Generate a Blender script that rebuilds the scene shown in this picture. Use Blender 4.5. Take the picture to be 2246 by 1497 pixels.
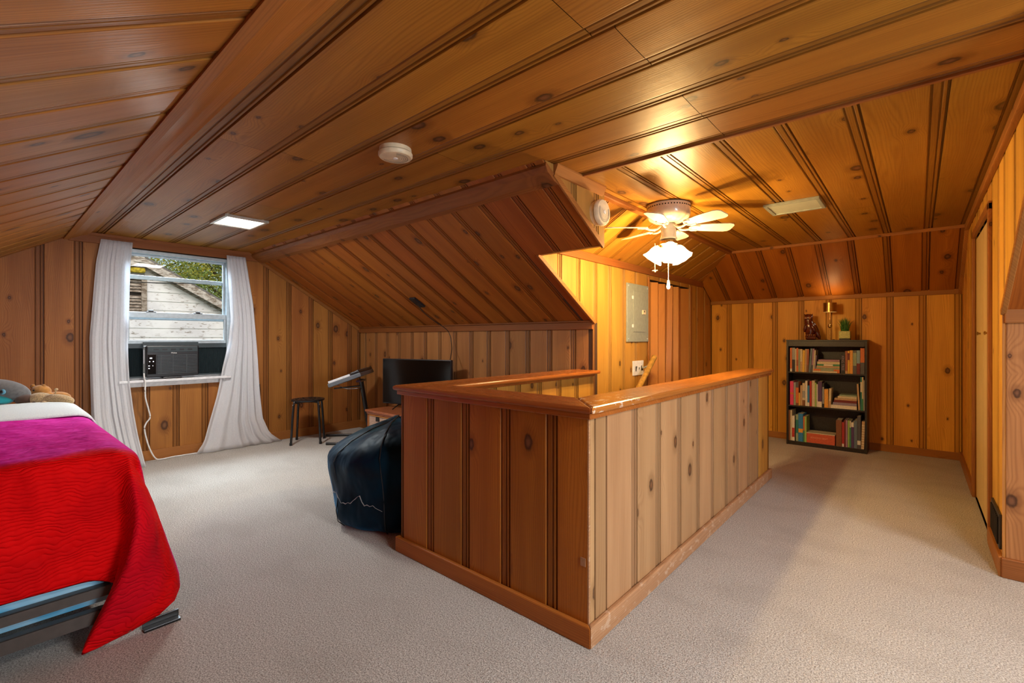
import bpy, bmesh, math, random
from mathutils import Vector, Matrix
S = bpy.context.scene
for o in list(bpy.data.objects): bpy.data.objects.remove(o)
COL = S.collection
rnd = random.Random(7)
R = math.radians

# ------------------------------------------------------------------ camera
cam = bpy.data.cameras.new('camera'); co = bpy.data.objects.new('camera', cam); COL.objects.link(co)
cam.sensor_width = 36; cam.lens = 1019.95 / 2246 * 36; cam.shift_y = -(748.5 - 741.9) / 2246
cam.clip_start = .02; cam.clip_end = 200
co.location = (0, 0, 1.2); co.rotation_euler = (R(90), 0, R(41.14)); S.camera = co

# ------------------------------------------------------------------ world, sun, area lights, exposure
w = bpy.data.worlds.new('sky'); S.world = w; w.use_nodes = True
nt = w.node_tree; nt.nodes.clear()
sky = nt.nodes.new('ShaderNodeTexSky'); sky.sky_type = 'NISHITA'; sky.sun_disc = False
sky.sun_elevation = R(38); sky.sun_rotation = R(100); sky.dust_density = 4; sky.air_density = 1.2
bgn = nt.nodes.new('ShaderNodeBackground'); bgn.inputs[1].default_value = .14
out = nt.nodes.new('ShaderNodeOutputWorld')
nt.links.new(sky.outputs[0], bgn.inputs[0]); nt.links.new(bgn.outputs[0], out.inputs[0])
sunl = bpy.data.lights.new('sun', 'SUN'); sunl.energy = .35; sunl.angle = R(12); sunl.color = (1, .97, .9)
so = bpy.data.objects.new('sun', sunl); COL.objects.link(so); so.rotation_euler = (R(30), R(38), R(20))
def area(name, loc, target, sx, sy, power, color, spread=180):
    l = bpy.data.lights.new(name, 'AREA'); l.shape = 'RECTANGLE'; l.size = sx; l.size_y = sy
    l.energy = power; l.color = color; l.spread = R(spread)
    o = bpy.data.objects.new(name, l); COL.objects.link(o); o.location = loc
    o.rotation_euler = (Vector(target) - Vector(loc)).to_track_quat('-Z', 'Y').to_euler()
    return o
def point(name, loc, power, color, r=.03):
    l = bpy.data.lights.new(name, 'POINT'); l.energy = power; l.color = color; l.shadow_soft_size = r
    o = bpy.data.objects.new(name, l); COL.objects.link(o); o.location = loc
    return o
WARM = (1, .68, .29)
area('daylight_gable_window', (2.75, 1.35, 1.35), (0, 1.7, .7), 1.3, 1.2, 85, (.80, .90, 1))
area('daylight_left_window', (-6.9, 1.35, 3.1), (-5.0, 1.38, 1.0), 1.6, 1.2, 420, (.74, .87, 1))
area('ceiling_panel_light', (-4.22, 1.41, 2.12), (-4.22, 1.41, 0), .3, .28, 26, (1, .95, .90))
area('added_fill_by_camera', (.9, 1.2, 2.12), (.9, 1.2, 0), .4, .4, 32, (1, .955, .91))  # added fill lamp, stands in for flash bounce on the near ceiling
for a in (0, 120, 240):
    point('fan_bulb', (-1.37 + .1 * math.cos(R(a - 60)), 3.3 + .1 * math.sin(R(a - 60)), 1.765), 23, WARM, .03)
S.view_settings.view_transform = 'Standard'; S.view_settings.look = 'None'
S.view_settings.gamma = 1; S.view_settings.use_curve_mapping = False
S.view_settings.exposure = 0.46

# ------------------------------------------------------------------ node helpers and materials
class NT:
    def __init__(s, name):
        s.m = bpy.data.materials.new(name); s.m.use_nodes = True; s.t = s.m.node_tree
        s.b = s.t.nodes['Principled BSDF']; s.out = s.t.nodes['Material Output']
    def n(s, typ, **kw):
        x = s.t.nodes.new('ShaderNode' + typ)
        for k, v in kw.items(): setattr(x, k, v)
        return x
    def l(s, a, b): s.t.links.new(a, b)
    def val(s, sock, v):
        if hasattr(v, 'links'): s.l(v, sock)
        else: sock.default_value = v
    def math(s, op, a, b=0.0, c=0.0, clamp=False):
        x = s.n('Math', operation=op); x.use_clamp = clamp
        for i, v in enumerate((a, b, c)): s.val(x.inputs[i], v)
        return x.outputs[0]
    def smooth(s, v, a, b, lo=0.0, hi=1.0):
        x = s.n('MapRange'); x.interpolation_type = 'SMOOTHSTEP'
        for i, q in enumerate((v, a, b, lo, hi)): s.val(x.inputs[i], q)
        return x.outputs[0]
    def mix(s, f, a, b, blend='MIX'):
        x = s.n('Mix', data_type='RGBA', blend_type=blend)
        s.val(x.inputs[0], f)
        for i, v in ((6, a), (7, b)):
            if hasattr(v, 'links'): s.l(v, x.inputs[i])
            else: x.inputs[i].default_value = (*v[:3], 1)
        return x.outputs[2]
    def noise(s, vec, scale, detail=2, rough=.5, dim='3D'):
        x = s.n('TexNoise', noise_dimensions=dim); s.l(vec, x.inputs['Vector'])
        x.inputs['Scale'].default_value = scale; x.inputs['Detail'].default_value = detail
        x.inputs['Roughness'].default_value = rough
        return x.outputs[0]
    def map(s, vec, sc=(1, 1, 1), loc=(0, 0, 0)):
        x = s.n('Mapping'); s.l(vec, x.inputs[0]); x.inputs['Scale'].default_value = sc
        x.inputs['Location'].default_value = loc
        return x.outputs[0]
    def bump(s, h, strength=.3, dist=.002):
        x = s.n('Bump'); x.inputs['Strength'].default_value = strength; x.inputs['Distance'].default_value = dist
        s.val(x.inputs['Height'], h); s.l(x.outputs[0], s.b.inputs['Normal'])
    def coord(s, k): return s.n('TexCoord').outputs[k]

def plain(name, col, rough=.5, metal=0, noise=0.08, nscale=30, coat=0, sheen=0, bump=0, emit=None, estr=0, spec=None):
    t = NT(name)
    if noise:
        n = t.noise(t.coord('Object'), nscale, 3)
        c = t.mix(t.smooth(n, .3, .7), [x * (1 - noise) for x in col], [min(1, x * (1 + noise)) for x in col])
        t.l(c, t.b.inputs['Base Color'])
        if bump: t.bump(n, bump, .001)
    else: t.b.inputs['Base Color'].default_value = (*col, 1)
    t.b.inputs['Roughness'].default_value = rough; t.b.inputs['Metallic'].default_value = metal
    t.b.inputs['Coat Weight'].default_value = coat; t.b.inputs['Sheen Weight'].default_value = sheen
    if spec is not None: t.b.inputs['Specular IOR Level'].default_value = spec
    if emit: t.b.inputs['Emission Color'].default_value = (*emit, 1); t.b.inputs['Emission Strength'].default_value = estr
    return t.m

def wood(name, base, dark, axis='uv', knots=.40, rough=.46, spec=.22, ks=1.0, hue=.10, worn=0):
    """knotty pine: u runs across the grain, v along it"""
    t = NT(name)
    if axis == 'uv': src = t.coord('UV')
    else:
        sp = t.n('SeparateXYZ'); t.l(t.coord('Object'), sp.inputs[0]); s_ = sp.outputs
        i = 'xyz'.index(axis); o = [j for j in range(3) if j != i]
        cb = t.n('CombineXYZ'); t.l(t.math('ADD', s_[o[0]], s_[o[1]]), cb.inputs[0]); t.l(s_[i], cb.inputs[1])
        src = cb.outputs[0]
    sp = t.n('SeparateXYZ'); t.l(src, sp.inputs[0]); U, V = sp.outputs[0], sp.outputs[1]
    vo = t.n('TexVoronoi', voronoi_dimensions='2D'); t.l(t.map(src, (5.2, 3.3, 1)), vo.inputs['Vector'])
    vo.inputs['Scale'].default_value = 1; vo.inputs['Randomness'].default_value = .85
    d = vo.outputs['Distance']; cs = t.n('SeparateColor'); t.l(vo.outputs['Color'], cs.inputs[0])
    pick = t.math('GREATER_THAN', cs.outputs[0], 1 - knots)
    size = t.math('MULTIPLY_ADD', t.math('POWER', cs.outputs[1], 1.6), .12*ks, .042*ks)
    wob = t.math('MULTIPLY_ADD', t.noise(src, 45, 1), .05, -.025)
    d2 = t.math('ADD', d, wob)
    at = t.n('Attribute', attribute_name='groove')
    pick = t.math('MULTIPLY', pick, t.smooth(at.outputs['Fac'], .30, .12))
    knot = t.math('MULTIPLY', t.smooth(d2, size, t.math('MULTIPLY', size, .6)), pick)
    rim = t.math('MULTIPLY', t.smooth(d2, t.math('MULTIPLY', size, 2.1), size), pick)
    halo = t.math('MULTIPLY', t.smooth(d, .42, .0), pick)
    warp = t.noise(t.map(src, (5, .55, 1)), 1, 2)
    g = t.math('ADD', U, t.math('MULTIPLY', warp, .20))
    g = t.math('ADD', g, t.math('MULTIPLY', halo, .035))
    ring = t.math('MULTIPLY_ADD', t.math('SINE', t.math('MULTIPLY', g, 520)), .5, .5)
    ring = t.math('POWER', ring, 2.2)
    fine = t.noise(t.map(src, (170, 3.0, 1)), 1, 3, .6)
    broad = t.noise(t.map(src, (9, .8, 1)), 1, 2)
    oi = t.n('ObjectInfo').outputs['Random']
    c = t.mix(t.smooth(broad, .25, .75), base, [b * .55 + k * .45 for b, k in zip(base, dark)])
    c = t.mix(t.math('MULTIPLY', ring, .34), c, dark)
    c = t.mix(t.math('MULTIPLY', t.smooth(fine, .35, .75), .22), c, dark)
    c = t.mix(t.math('MULTIPLY', rim, .45), c, [k * .8 for k in dark])
    kin = t.mix(t.smooth(d2, t.math('MULTIPLY', size, .75), t.math('MULTIPLY', size, .1)), (.022, .009, .005), (.17, .07, .03))
    c = t.mix(t.math('MULTIPLY', knot, .85), c, kin)
    hs = t.n('HueSaturation'); t.l(c, hs.inputs['Color'])
    t.l(t.math('MULTIPLY_ADD', oi, .011, .4945), hs.inputs['Hue'])
    t.l(t.math('MULTIPLY_ADD', t.math('FRACT', t.math('MULTIPLY', oi, 7.3)), hue * 2, 1 - hue), hs.inputs['Value'])
    c = hs.outputs[0]
    c = t.mix(t.math('MULTIPLY', at.outputs['Fac'], .72), c, [k * .45 for k in dark])
    if worn:
        wn = t.noise(t.map(src, (26, 14, 1)), 1, 4, .7)
        near = t.smooth(V, 2.15 if worn > .52 else 9, 1.62 if worn > .52 else 8, .0, 1)
        c = t.mix(t.math('MULTIPLY', t.math('MULTIPLY', t.smooth(wn, .55, .61), near), worn), c, (.72, .60, .46))
    t.l(c, t.b.inputs['Base Color'])
    t.l(t.math('MULTIPLY_ADD', fine, .16, rough - .08), t.b.inputs['Roughness'])
    t.b.inputs['Specular IOR Level'].default_value = spec
    hh = t.math('ADD', t.math('MULTIPLY', ring, .25), t.math('MULTIPLY', t.noise(t.map(src, (6, 14, 1)), 1, 2), 2.2))
    t.bump(hh, .22, .0018)
    return t.m

M = {}
M['ceil'] = wood('wood_ceiling', (.45, .192, .026), (.18, .056, .008), ks=1.25, rough=.40, spec=.24)
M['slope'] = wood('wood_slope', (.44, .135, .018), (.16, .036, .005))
M['near'] = wood('wood_near_slope', (.48, .205, .036), (.20, .062, .010), ks=1.4, rough=.40, spec=.24)
M['wall'] = wood('wood_wall', (.42, .165, .036), (.17, .048, .010), ks=1.2)
M['knee'] = wood('wood_knee', (.47, .21, .065), (.19, .068, .018))
M['goldplain'] = wood('wood_gold_plain', (.46, .24, .055), (.24, .10, .018), knots=0)
M['goldr'] = wood('wood_gold_right', (.86, .48, .085), (.44, .18, .025), knots=.3, ks=.9)  # gold wood brightened in colour where the fan light falls short
M['gold'] = wood('wood_gold', (.57, .30, .058), (.28, .11, .017))
M['ceila'] = wood('wood_alcove_ceiling', (.44, .210, .026), (.20, .066, .008), rough=.40, spec=.24, ks=1.25)
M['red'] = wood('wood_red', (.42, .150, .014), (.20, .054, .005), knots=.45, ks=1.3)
M['pale'] = wood('wood_daylit', (.48, .285, .135), (.26, .125, .050), knots=.42, ks=.95)  # half wall right face: daylight put into a paler copy of the pine
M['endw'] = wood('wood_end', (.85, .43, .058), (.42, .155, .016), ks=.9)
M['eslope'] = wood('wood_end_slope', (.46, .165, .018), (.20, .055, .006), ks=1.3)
for ax in 'xyz':
    M['trim' + ax] = wood('wood_trim_' + ax, (.34, .125, .030), (.15, .045, .010), axis=ax, knots=.08)
    M['trimg' + ax] = wood('wood_trim_gold_' + ax, (.46, .19, .045), (.20, .07, .014), axis=ax, knots=.08)
    M['cap' + ax] = wood('wood_cap_' + ax, (.40, .125, .026), (.19, .048, .010), axis=ax, knots=0, rough=.26)
M['capworn'] = wood('wood_cap_worn', (.46, .17, .035), (.22, .06, .012), axis='y', knots=0, rough=.24, worn=.85)
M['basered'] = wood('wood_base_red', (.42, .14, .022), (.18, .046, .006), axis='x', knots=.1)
M['basepale'] = wood('wood_base_pale', (.50, .29, .14), (.24, .11, .045), axis='y', knots=.1, worn=.3)  # base of the daylit face: light put into the paler tone, worn flecks are wear
M['backing'] = plain('wall_backing', (.05, .02, .008), .8)

def carpet():
    t = NT('carpet'); p = t.coord('Object')
    a = t.noise(p, 170, 3, .75); b = t.noise(t.map(p, (1, 1.6, 1)), 2.6, 4); c2 = t.noise(p, 60, 2)
    c = t.mix(t.smooth(a, .34, .64), (.24, .205, .165), (.82, .78, .71))
    c = t.mix(t.math('MULTIPLY', t.smooth(b, .45, .7), .22), c, (.31, .27, .22))
    t.l(c, t.b.inputs['Base Color']); t.b.inputs['Roughness'].default_value = .95
    t.b.inputs['Sheen Weight'].default_value = .25; t.b.inputs['Specular IOR Level'].default_value = .1
    t.bump(t.math('ADD', a, t.math('MULTIPLY', c2, .8)), .9, .012)
    return t.m
M['carpet'] = carpet()
def sheer():
    t = NT('sheer_fabric'); p = t.coord('Object')
    t.b.inputs['Base Color'].default_value = (.92, .93, .95, 1); t.b.inputs['Roughness'].default_value = .9
    tr = t.n('BsdfTransparent'); tl = t.n('BsdfTranslucent'); tl.inputs[0].default_value = (.85, .88, .92, 1)
    n = t.noise(t.map(p, (200, 200, 60)), 1, 2)
    m1 = t.n('MixShader'); m1.inputs[0].default_value = .38; t.l(t.b.outputs[0], m1.inputs[1]); t.l(tl.outputs[0], m1.inputs[2])
    m2 = t.n('MixShader'); t.l(t.math('MULTIPLY_ADD', n, .18, .06), m2.inputs[0]); t.l(m1.outputs[0], m2.inputs[1]); t.l(tr.outputs[0], m2.inputs[2])
    t.l(m2.outputs[0], t.out.inputs[0]); return t.m
M['sheer'] = sheer()
def glass():
    t = NT('window_glass'); tr = t.n('BsdfTransparent'); gl = t.n('BsdfGlossy'); gl.inputs['Roughness'].default_value = .02
    tr.inputs[0].default_value = (.96, .98, .98, 1)
    m = t.n('MixShader'); m.inputs[0].default_value = .006; t.l(tr.outputs[0], m.inputs[1]); t.l(gl.outputs[0], m.inputs[2])
    t.l(m.outputs[0], t.out.inputs[0]); return t.m
M['glass'] = glass()
def quilt():
    t = NT('quilt_fabric'); p = t.coord('Object'); sp = t.n('SeparateXYZ'); t.l(p, sp.inputs[0])
    n = t.noise(p, 9, 3)
    e = t.math('ADD', sp.outputs[0], t.math('MULTIPLY_ADD', n, .05, -.025))
    f = t.smooth(e, -2.50, -2.41)
    zf = t.smooth(sp.outputs[2], .70, .745)
    magenta = t.mix(t.smooth(t.noise(t.map(p, (30, 12, 8)), 1, 3), .35, .7), (.74, .010, .38), (.90, .05, .60))
    red = t.mix(t.smooth(n, .3, .75), (.74, .002, .003), (.60, .001, .003))
    c = t.mix(f, magenta, red)
    c = t.mix(t.math('MULTIPLY', t.smooth(sp.outputs[0], -2.36, -2.30), .45), c, (.42, .002, .022))
    t.l(c, t.b.inputs['Base Color']); t.b.inputs['Roughness'].default_value = .75
    t.b.inputs['Specular IOR Level'].default_value = .08
    wv = t.noise(t.map(p, (9, 9, 9)), 1, 2); wv2 = t.noise(t.map(p, (5, 6, 3.5)), 1, 3)
    q = t.math('MULTIPLY', t.math('SUBTRACT', sp.outputs[2], t.math('MULTIPLY', sp.outputs[0], .8)), 62)
    q = t.math('ADD', q, t.math('MULTIPLY', wv, 7.0))
    rid = t.math('POWER', t.math('MULTIPLY', t.math('ABSOLUTE', t.math('SUBTRACT', t.math('FRACT', q), .5)), 2), 2.5)
    t.bump(t.math('ADD', t.math('MULTIPLY', rid, -.35), t.math('MULTIPLY', wv2, 7)), .8, .009); return t.m
M['quilt'] = quilt()
def bluetick():
    t = NT('box_spring_fabric'); p = t.coord('Object')
    v = t.n('TexVoronoi'); t.l(t.map(p, (9, 9, 14)), v.inputs['Vector']); v.inputs['Scale'].default_value = 1
    c = t.mix(t.smooth(v.outputs['Distance'], .2, .7), (.10, .42, .68), (.34, .62, .80))
    t.l(c, t.b.inputs['Base Color']); t.b.inputs['Roughness'].default_value = .6; t.bump(v.outputs['Distance'], -.5, .01); return t.m
M['tick'] = bluetick()
def beanmat():
    t = NT('beanbag_fabric'); p = t.coord('Object')
    n = t.noise(p, 6, 3, .5)
    lw = t.n('LayerWeight'); lw.inputs[0].default_value = .35
    c = t.mix(t.smooth(n, .35, .7), (.002, .009, .018), (.006, .005, .007))
    t.l(c, t.b.inputs['Base Color']); t.b.inputs['Roughness'].default_value = .46
    t.b.inputs['Specular IOR Level'].default_value = .12; t.b.inputs['Specular Tint'].default_value = (.35, .75, 1, 1)
    t.b.inputs['Sheen Weight'].default_value = .35; t.b.inputs['Sheen Tint'].default_value = (.03, .35, .75, 1); t.b.inputs['Sheen Roughness'].default_value = .35
    t.bump(t.noise(t.map(p, (7, 7, 4)), 1, 2, .45), .8, .035); return t.m
M['bean'] = beanmat()
M['scuff'] = plain('scuff_marks', (.30, .29, .28), .8)
M['black'] = plain('black_plastic', (.012, .012, .014), .35)
M['blackm'] = plain('black_metal', (.010, .010, .010), .3, coat=.2)
M['screen'] = plain('screen_glass', (.002, .002, .002), .12, noise=0)
M['charcoal'] = plain('charcoal_panel', (.03, .045, .05), .45)
M['grille'] = plain('grille_black', (.055, .065, .07), .4)
M['grey'] = plain('panel_grey', (.30, .33, .28), .42)
M['greyl'] = plain('pale_grey', (.38, .39, .42), .6)
M['greyd'] = plain('dark_grey', (.10, .11, .11), .5)
M['alu'] = plain('window_aluminium', (.42, .48, .51), .42, metal=.25)
M['white'] = plain('white_plastic', (.80, .79, .76), .45)
M['sill'] = plain('white_paint', (.80, .81, .82), .4)
M['cream'] = plain('cream_plastic', (.74, .63, .42), .38)
M['creamg'] = plain('cream_slots', (.22, .19, .14), .6)
M['blade'] = plain('blade_cream', (.58, .54, .43), .5)
M['fanbody'] = plain('fan_enamel', (.50, .46, .38), .25, coat=.4)
M['brass'] = plain('brass', (.62, .42, .16), .22, metal=1)
M['brassd'] = plain('brass_brushed', (.42, .27, .09), .3, metal=1)
def shadeglass():
    t = NT('lit_frosted_glass'); tr = t.n('BsdfTransparent'); tr.inputs[0].default_value = (1, .96, .88, 1)
    t.b.inputs['Base Color'].default_value = (.95, .9, .8, 1); t.b.inputs['Emission Color'].default_value = (1, .84, .58, 1); t.b.inputs['Emission Strength'].default_value = 12
    m = t.n('MixShader'); m.inputs[0].default_value = .82; t.l(t.b.outputs[0], m.inputs[1]); t.l(tr.outputs[0], m.inputs[2]); t.l(m.outputs[0], t.out.inputs[0]); return t.m
M['shadeglass'] = shadeglass()
M['knobglow'] = plain('glowing_pull_knob', (.95, .92, .85), .3, noise=0, emit=(1, .9, .7), estr=.8)  # pull chain knob given a glow, it is no lamp
M['panel_on'] = plain('lit_panel', (.9, .9, .85), .4, noise=0, emit=(1, .93, .80), estr=2.0)
M['panel_off'] = plain('unlit_panel', (.46, .50, .40), .5, noise=.03)
M['bookcase'] = plain('bookcase_laminate', (.022, .018, .015), .38, nscale=60, noise=.3)
M['pages'] = plain('book_pages', (.62, .54, .40), .8)
M['owl'] = plain('owl_glaze', (.085, .012, .006), .12, coat=1, noise=.3)
M['owleye'] = plain('owl_eye', (.35, .16, .08), .15, coat=1)
M['pot'] = plain('pot_glaze', (.50, .52, .16), .35, noise=.2, nscale=120)
M['potbase'] = plain('pot_base', (.03, .02, .012), .5)
M['grass'] = plain('grass_blade', (.045, .17, .03), .5, noise=.5, nscale=60)
M['grass2'] = plain('grass_blade_light', (.16, .33, .05), .5)
M['door'] = wood('door_pale', (.82, .62, .28), (.66, .46, .18), knots=0, rough=.4, hue=.03)
M['fold'] = wood('door_fold', (.62, .27, .07), (.46, .17, .04), knots=0, rough=.4, hue=.08)
M['pole'] = plain('handrail_wood', (.40, .22, .045), .35, noise=.25)
M['cord'] = plain('white_cord', (.80, .80, .78), .5)
M['vent'] = plain('vent_metal', (.05, .045, .04), .4, metal=.4)
M['hole'] = plain('dark_hole', (.012, .008, .005), .9, noise=0)
M['sheet'] = plain('white_blanket', (.78, .90, .99), .9, sheen=.2, noise=.10, nscale=170, bump=1)
M['mattress'] = plain('mattress_ticking', (.75, .74, .70), .8)
M['rail'] = plain('bed_rail_metal', (.085, .072, .062), .42, metal=.2)
M['cabwood'] = plain('cabinet_wood', (.30, .085, .028), .35, noise=.2, coat=.2)
M['wicker'] = plain('wicker', (.42, .27, .19), .8, noise=.4, nscale=160, bump=1)
M['shark'] = plain('shark_plush', (.13, .135, .14), .95, sheen=.5, noise=.15, nscale=50)
M['teal'] = plain('teal_plush', (.015, .36, .42), .9, sheen=.4)
M['tan'] = plain('tan_plush', (.50, .36, .19), .95, sheen=.3, noise=.3, nscale=150, bump=.6)
M['brown'] = plain('brown_plush', (.07, .035, .022), .95, sheen=.3)
M['orange'] = plain('orange_plush', (.48, .22, .05), .95, sheen=.3, noise=.2)
M['eyeblue'] = plain('eye_blue', (.14, .42, .62), .3)
M['lampglow'] = plain('lamp_diffuser', (.9, .85, .7), .4, noise=0, emit=(1, .85, .6), estr=2.2)
M['led'] = plain('led_glow', (.9, .9, 1), .3, noise=0, emit=(.85, .9, 1), estr=3)
M['keyw'] = plain('white_keys', (.80, .80, .80), .3)
M['kbody'] = plain('keyboard_body', (.13, .15, .17), .4)
M['yellow_moss'] = plain('moss', (.55, .42, .04), .95, noise=.4, nscale=25)
def siding():
    t = NT('peeling_paint'); p = t.coord('Object')
    a = t.noise(t.map(p, (11, 9, 34)), 1, 5, .7); b = t.noise(p, 2.5, 3)
    pl = t.math('MULTIPLY', t.smooth(a, .57, .62), t.smooth(b, .36, .56))
    c = t.mix(t.smooth(b, .35, .7), (.84, .85, .88), (.70, .70, .74))
    c = t.mix(pl, c, (.32, .29, .27))
    t.l(c, t.b.inputs['Base Color']); t.b.inputs['Roughness'].default_value = .85; t.bump(a, .4, .004); return t.m
M['siding'] = siding()
def weathered(name, c1, c2):
    t = NT(name); p = t.coord('Object')
    a = t.noise(t.map(p, (3, 9, 30)), 1, 4, .7)
    t.l(t.mix(t.smooth(a, .38, .62), c1, c2), t.b.inputs['Base Color']); t.b.inputs['Roughness'].default_value = .9
    t.bump(a, .5, .01); return t.m
M['rake'] = weathered('weathered_board', (.62, .58, .54), (.22, .17, .13))
M['ventwood'] = weathered('weathered_vent', (.42, .36, .31), (.16, .12, .09))
M['shingle'] = weathered('shingle', (.20, .19, .18), (.11, .10, .10))
M['bark'] = weathered('bark', (.10, .075, .05), (.05, .035, .02))
def leafm(name, a, b):
    t = NT(name); oi = t.noise(t.coord('Object'), 3.0, 2)
    c = t.mix(t.smooth(oi, .35, .65), a, b); t.l(c, t.b.inputs['Base Color']); t.b.inputs['Roughness'].default_value = .6
    tl = t.n('BsdfTranslucent'); t.l(c, tl.inputs[0]); m = t.n('MixShader'); m.inputs[0].default_value = .45
    t.l(t.b.outputs[0], m.inputs[1]); t.l(tl.outputs[0], m.inputs[2]); t.l(m.outputs[0], t.out.inputs[0]); return t.m
M['leaf1'] = leafm('leaf_yellowish', (.85, .72, .12), (.55, .55, .10))
M['leaf2'] = leafm('leaf_green', (.22, .34, .08), (.48, .50, .12))
M['lawn'] = plain('lawn', (.08, .13, .03), .95, noise=.4, nscale=3)
M['wire'] = plain('wire_black', (.01, .01, .01), .6)
_bookmats = {}
def bookmat(c):
    if c not in _bookmats: _bookmats[c] = plain('book_cover', c, .5, noise=.12, nscale=90)
    return _bookmats[c]

# ------------------------------------------------------------------ mesh builder
class MB:
    def __init__(s): s.v = []; s.f = []; s.sm = False
    def add(s, vs, fs):
        k = len(s.v); s.v += [tuple(v) for v in vs]; s.f += [tuple(i + k for i in f) for f in fs]; return s
    def box(s, a, b, mat=None):
        x0, y0, z0 = a; x1, y1, z1 = b
        vs = [Vector(p) for p in ((x0,y0,z0),(x1,y0,z0),(x1,y1,z0),(x0,y1,z0),(x0,y0,z1),(x1,y0,z1),(x1,y1,z1),(x0,y1,z1))]
        if mat: vs = [mat @ v for v in vs]
        return s.add(vs, [(0,3,2,1),(4,5,6,7),(0,1,5,4),(1,2,6,5),(2,3,7,6),(3,0,4,7)])
    def prism(s, pts, vec):
        vec = Vector(vec); n = len(pts); a = [Vector(p) for p in pts]
        s.add(a + [p + vec for p in a], [tuple(range(n))[::-1], tuple(range(n, 2*n))] + [(i, (i+1) % n, n+(i+1) % n, n+i) for i in range(n)]); return s
    def bar(s, p0, p1, w, h, up=(0,0,1)):
        p0, p1 = Vector(p0), Vector(p1); d = (p1 - p0).normalized(); u = Vector(up)
        sd = d.cross(u).normalized(); u = sd.cross(d).normalized()
        c = [p0 + sd*a*w/2 + u*b*h/2 for a, b in ((-1,-1),(1,-1),(1,1),(-1,1))]
        return s.prism(c, p1 - p0)
    def tube(s, pts, r, n=10, caps=True):
        pts = [Vector(p) for p in pts]; rs = r if isinstance(r, (list, tuple)) else [r]*len(pts)
        vs = []; up = Vector((0,0,1))
        d0 = (pts[1]-pts[0]).normalized()
        if abs(d0.z) > .9: up = Vector((1,0,0))
        for i, p in enumerate(pts):
            d = ((pts[min(i+1, len(pts)-1)] - pts[max(i-1, 0)])).normalized()
            sd = d.cross(up).normalized(); u2 = sd.cross(d)
            for k in range(n):
                a = 2*math.pi*k/n; vs.append(p + (sd*math.cos(a) + u2*math.sin(a))*rs[i])
        fs = [(i*n+k, i*n+(k+1) % n, (i+1)*n+(k+1) % n, (i+1)*n+k) for i in range(len(pts)-1) for k in range(n)]
        if caps: fs += [tuple(range(n))[::-1], tuple(range((len(pts)-1)*n, len(pts)*n))]
        s.sm = True; return s.add(vs, fs)
    def lathe(s, prof, c=(0,0,0), n=24, mat=None, caps=True, ripple=0, rn=8):
        c = Vector(c); vs = []
        for j, (r, z) in enumerate(prof):
            for k in range(n):
                a = 2*math.pi*k/n; rr = r*(1 + (ripple*(j/(len(prof)-1))*math.cos(rn*a) if ripple else 0))
                p = Vector((rr*math.cos(a), rr*math.sin(a), z))
                if mat: p = mat @ p
                vs.append(c + p)
        fs = [(i*n+k, i*n+(k+1) % n, (i+1)*n+(k+1) % n, (i+1)*n+k) for i in range(len(prof)-1) for k in range(n)]
        if caps: fs += [tuple(range(n))[::-1], tuple(range((len(prof)-1)*n, len(prof)*n))]
        s.sm = True; return s.add(vs, fs)
    def ball(s, c, r, n=16, m=10, mat=None):
        rx, ry, rz = r if isinstance(r, (tuple, list)) else (r, r, r)
        prof = [(math.sin(math.pi*j/m), -math.cos(math.pi*j/m)) for j in range(m+1)]
        prof[0] = (.02, -1); prof[-1] = (.02, 1)
        mm = Matrix.Diagonal((rx, ry, rz)); mm = (mat.to_3x3() @ mm) if mat else mm
        return s.lathe(prof, c, n, mm)
    def grid(s, rows, closed=False):
        n = len(rows[0]); vs = [p for r in rows for p in r]
        fs = [(i*n+k, i*n+k+1, (i+1)*n+k+1, (i+1)*n+k) for i in range(len(rows)-1) for k in range(n-1)]
        s.sm = True; return s.add(vs, fs)
    def build(s, name, mat, parent=None, bevel=0, subd=0, solid=0, smooth=None, loc=None, recalc=True):
        me = bpy.data.meshes.new(name)
        vs = s.v
        if loc is not None: vs = [(v[0]-loc[0], v[1]-loc[1], v[2]-loc[2]) for v in vs]
        me.from_pydata(vs, [], s.f)
        if recalc:
            bm = bmesh.new(); bm.from_mesh(me); bmesh.ops.recalc_face_normals(bm, faces=bm.faces); bm.to_mesh(me); bm.free()
        me.materials.append(mat if not isinstance(mat, str) else M[mat])
        o = bpy.data.objects.new(name, me); COL.objects.link(o)
        sm = s.sm if smooth is None else smooth
        if sm:
            for p in me.polygons: p.use_smooth = True
            if smooth is None and not solid and not subd:
                try: me.set_sharp_from_angle(angle=R(42))
                except Exception: pass
        if loc is not None: o.location = loc
        if parent is not None:
            o.parent = parent
            if loc is None and parent.location.length > 0: o.matrix_parent_inverse = Matrix.Translation(-parent.location)
        if solid: md = o.modifiers.new('s', 'SOLIDIFY'); md.thickness = solid; md.offset = 0
        if bevel: md = o.modifiers.new('b', 'BEVEL'); md.width = bevel; md.segments = 2; md.limit_method = 'ANGLE'
        if subd: md = o.modifiers.new('d', 'SUBSURF'); md.levels = subd; md.render_levels = subd
        return o
def tag(o, label=None, cat=None, group=None, kind=None):
    if label: o['label'] = label
    if cat: o['category'] = cat
    if group: o['group'] = group
    if kind: o['kind'] = kind
    return o
def thing(name, loc, label, cat, group=None):
    o = bpy.data.objects.new(name, None); COL.objects.link(o); o.location = loc; o.empty_display_size = .05
    return tag(o, label, cat, group)
def struct(name, mb, mat, label=None, parent=None, **kw):
    o = mb.build(name, mat, parent, **kw)
    if parent is None: o['kind'] = 'structure'
    if label: o['label'] = label
    return o

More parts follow.
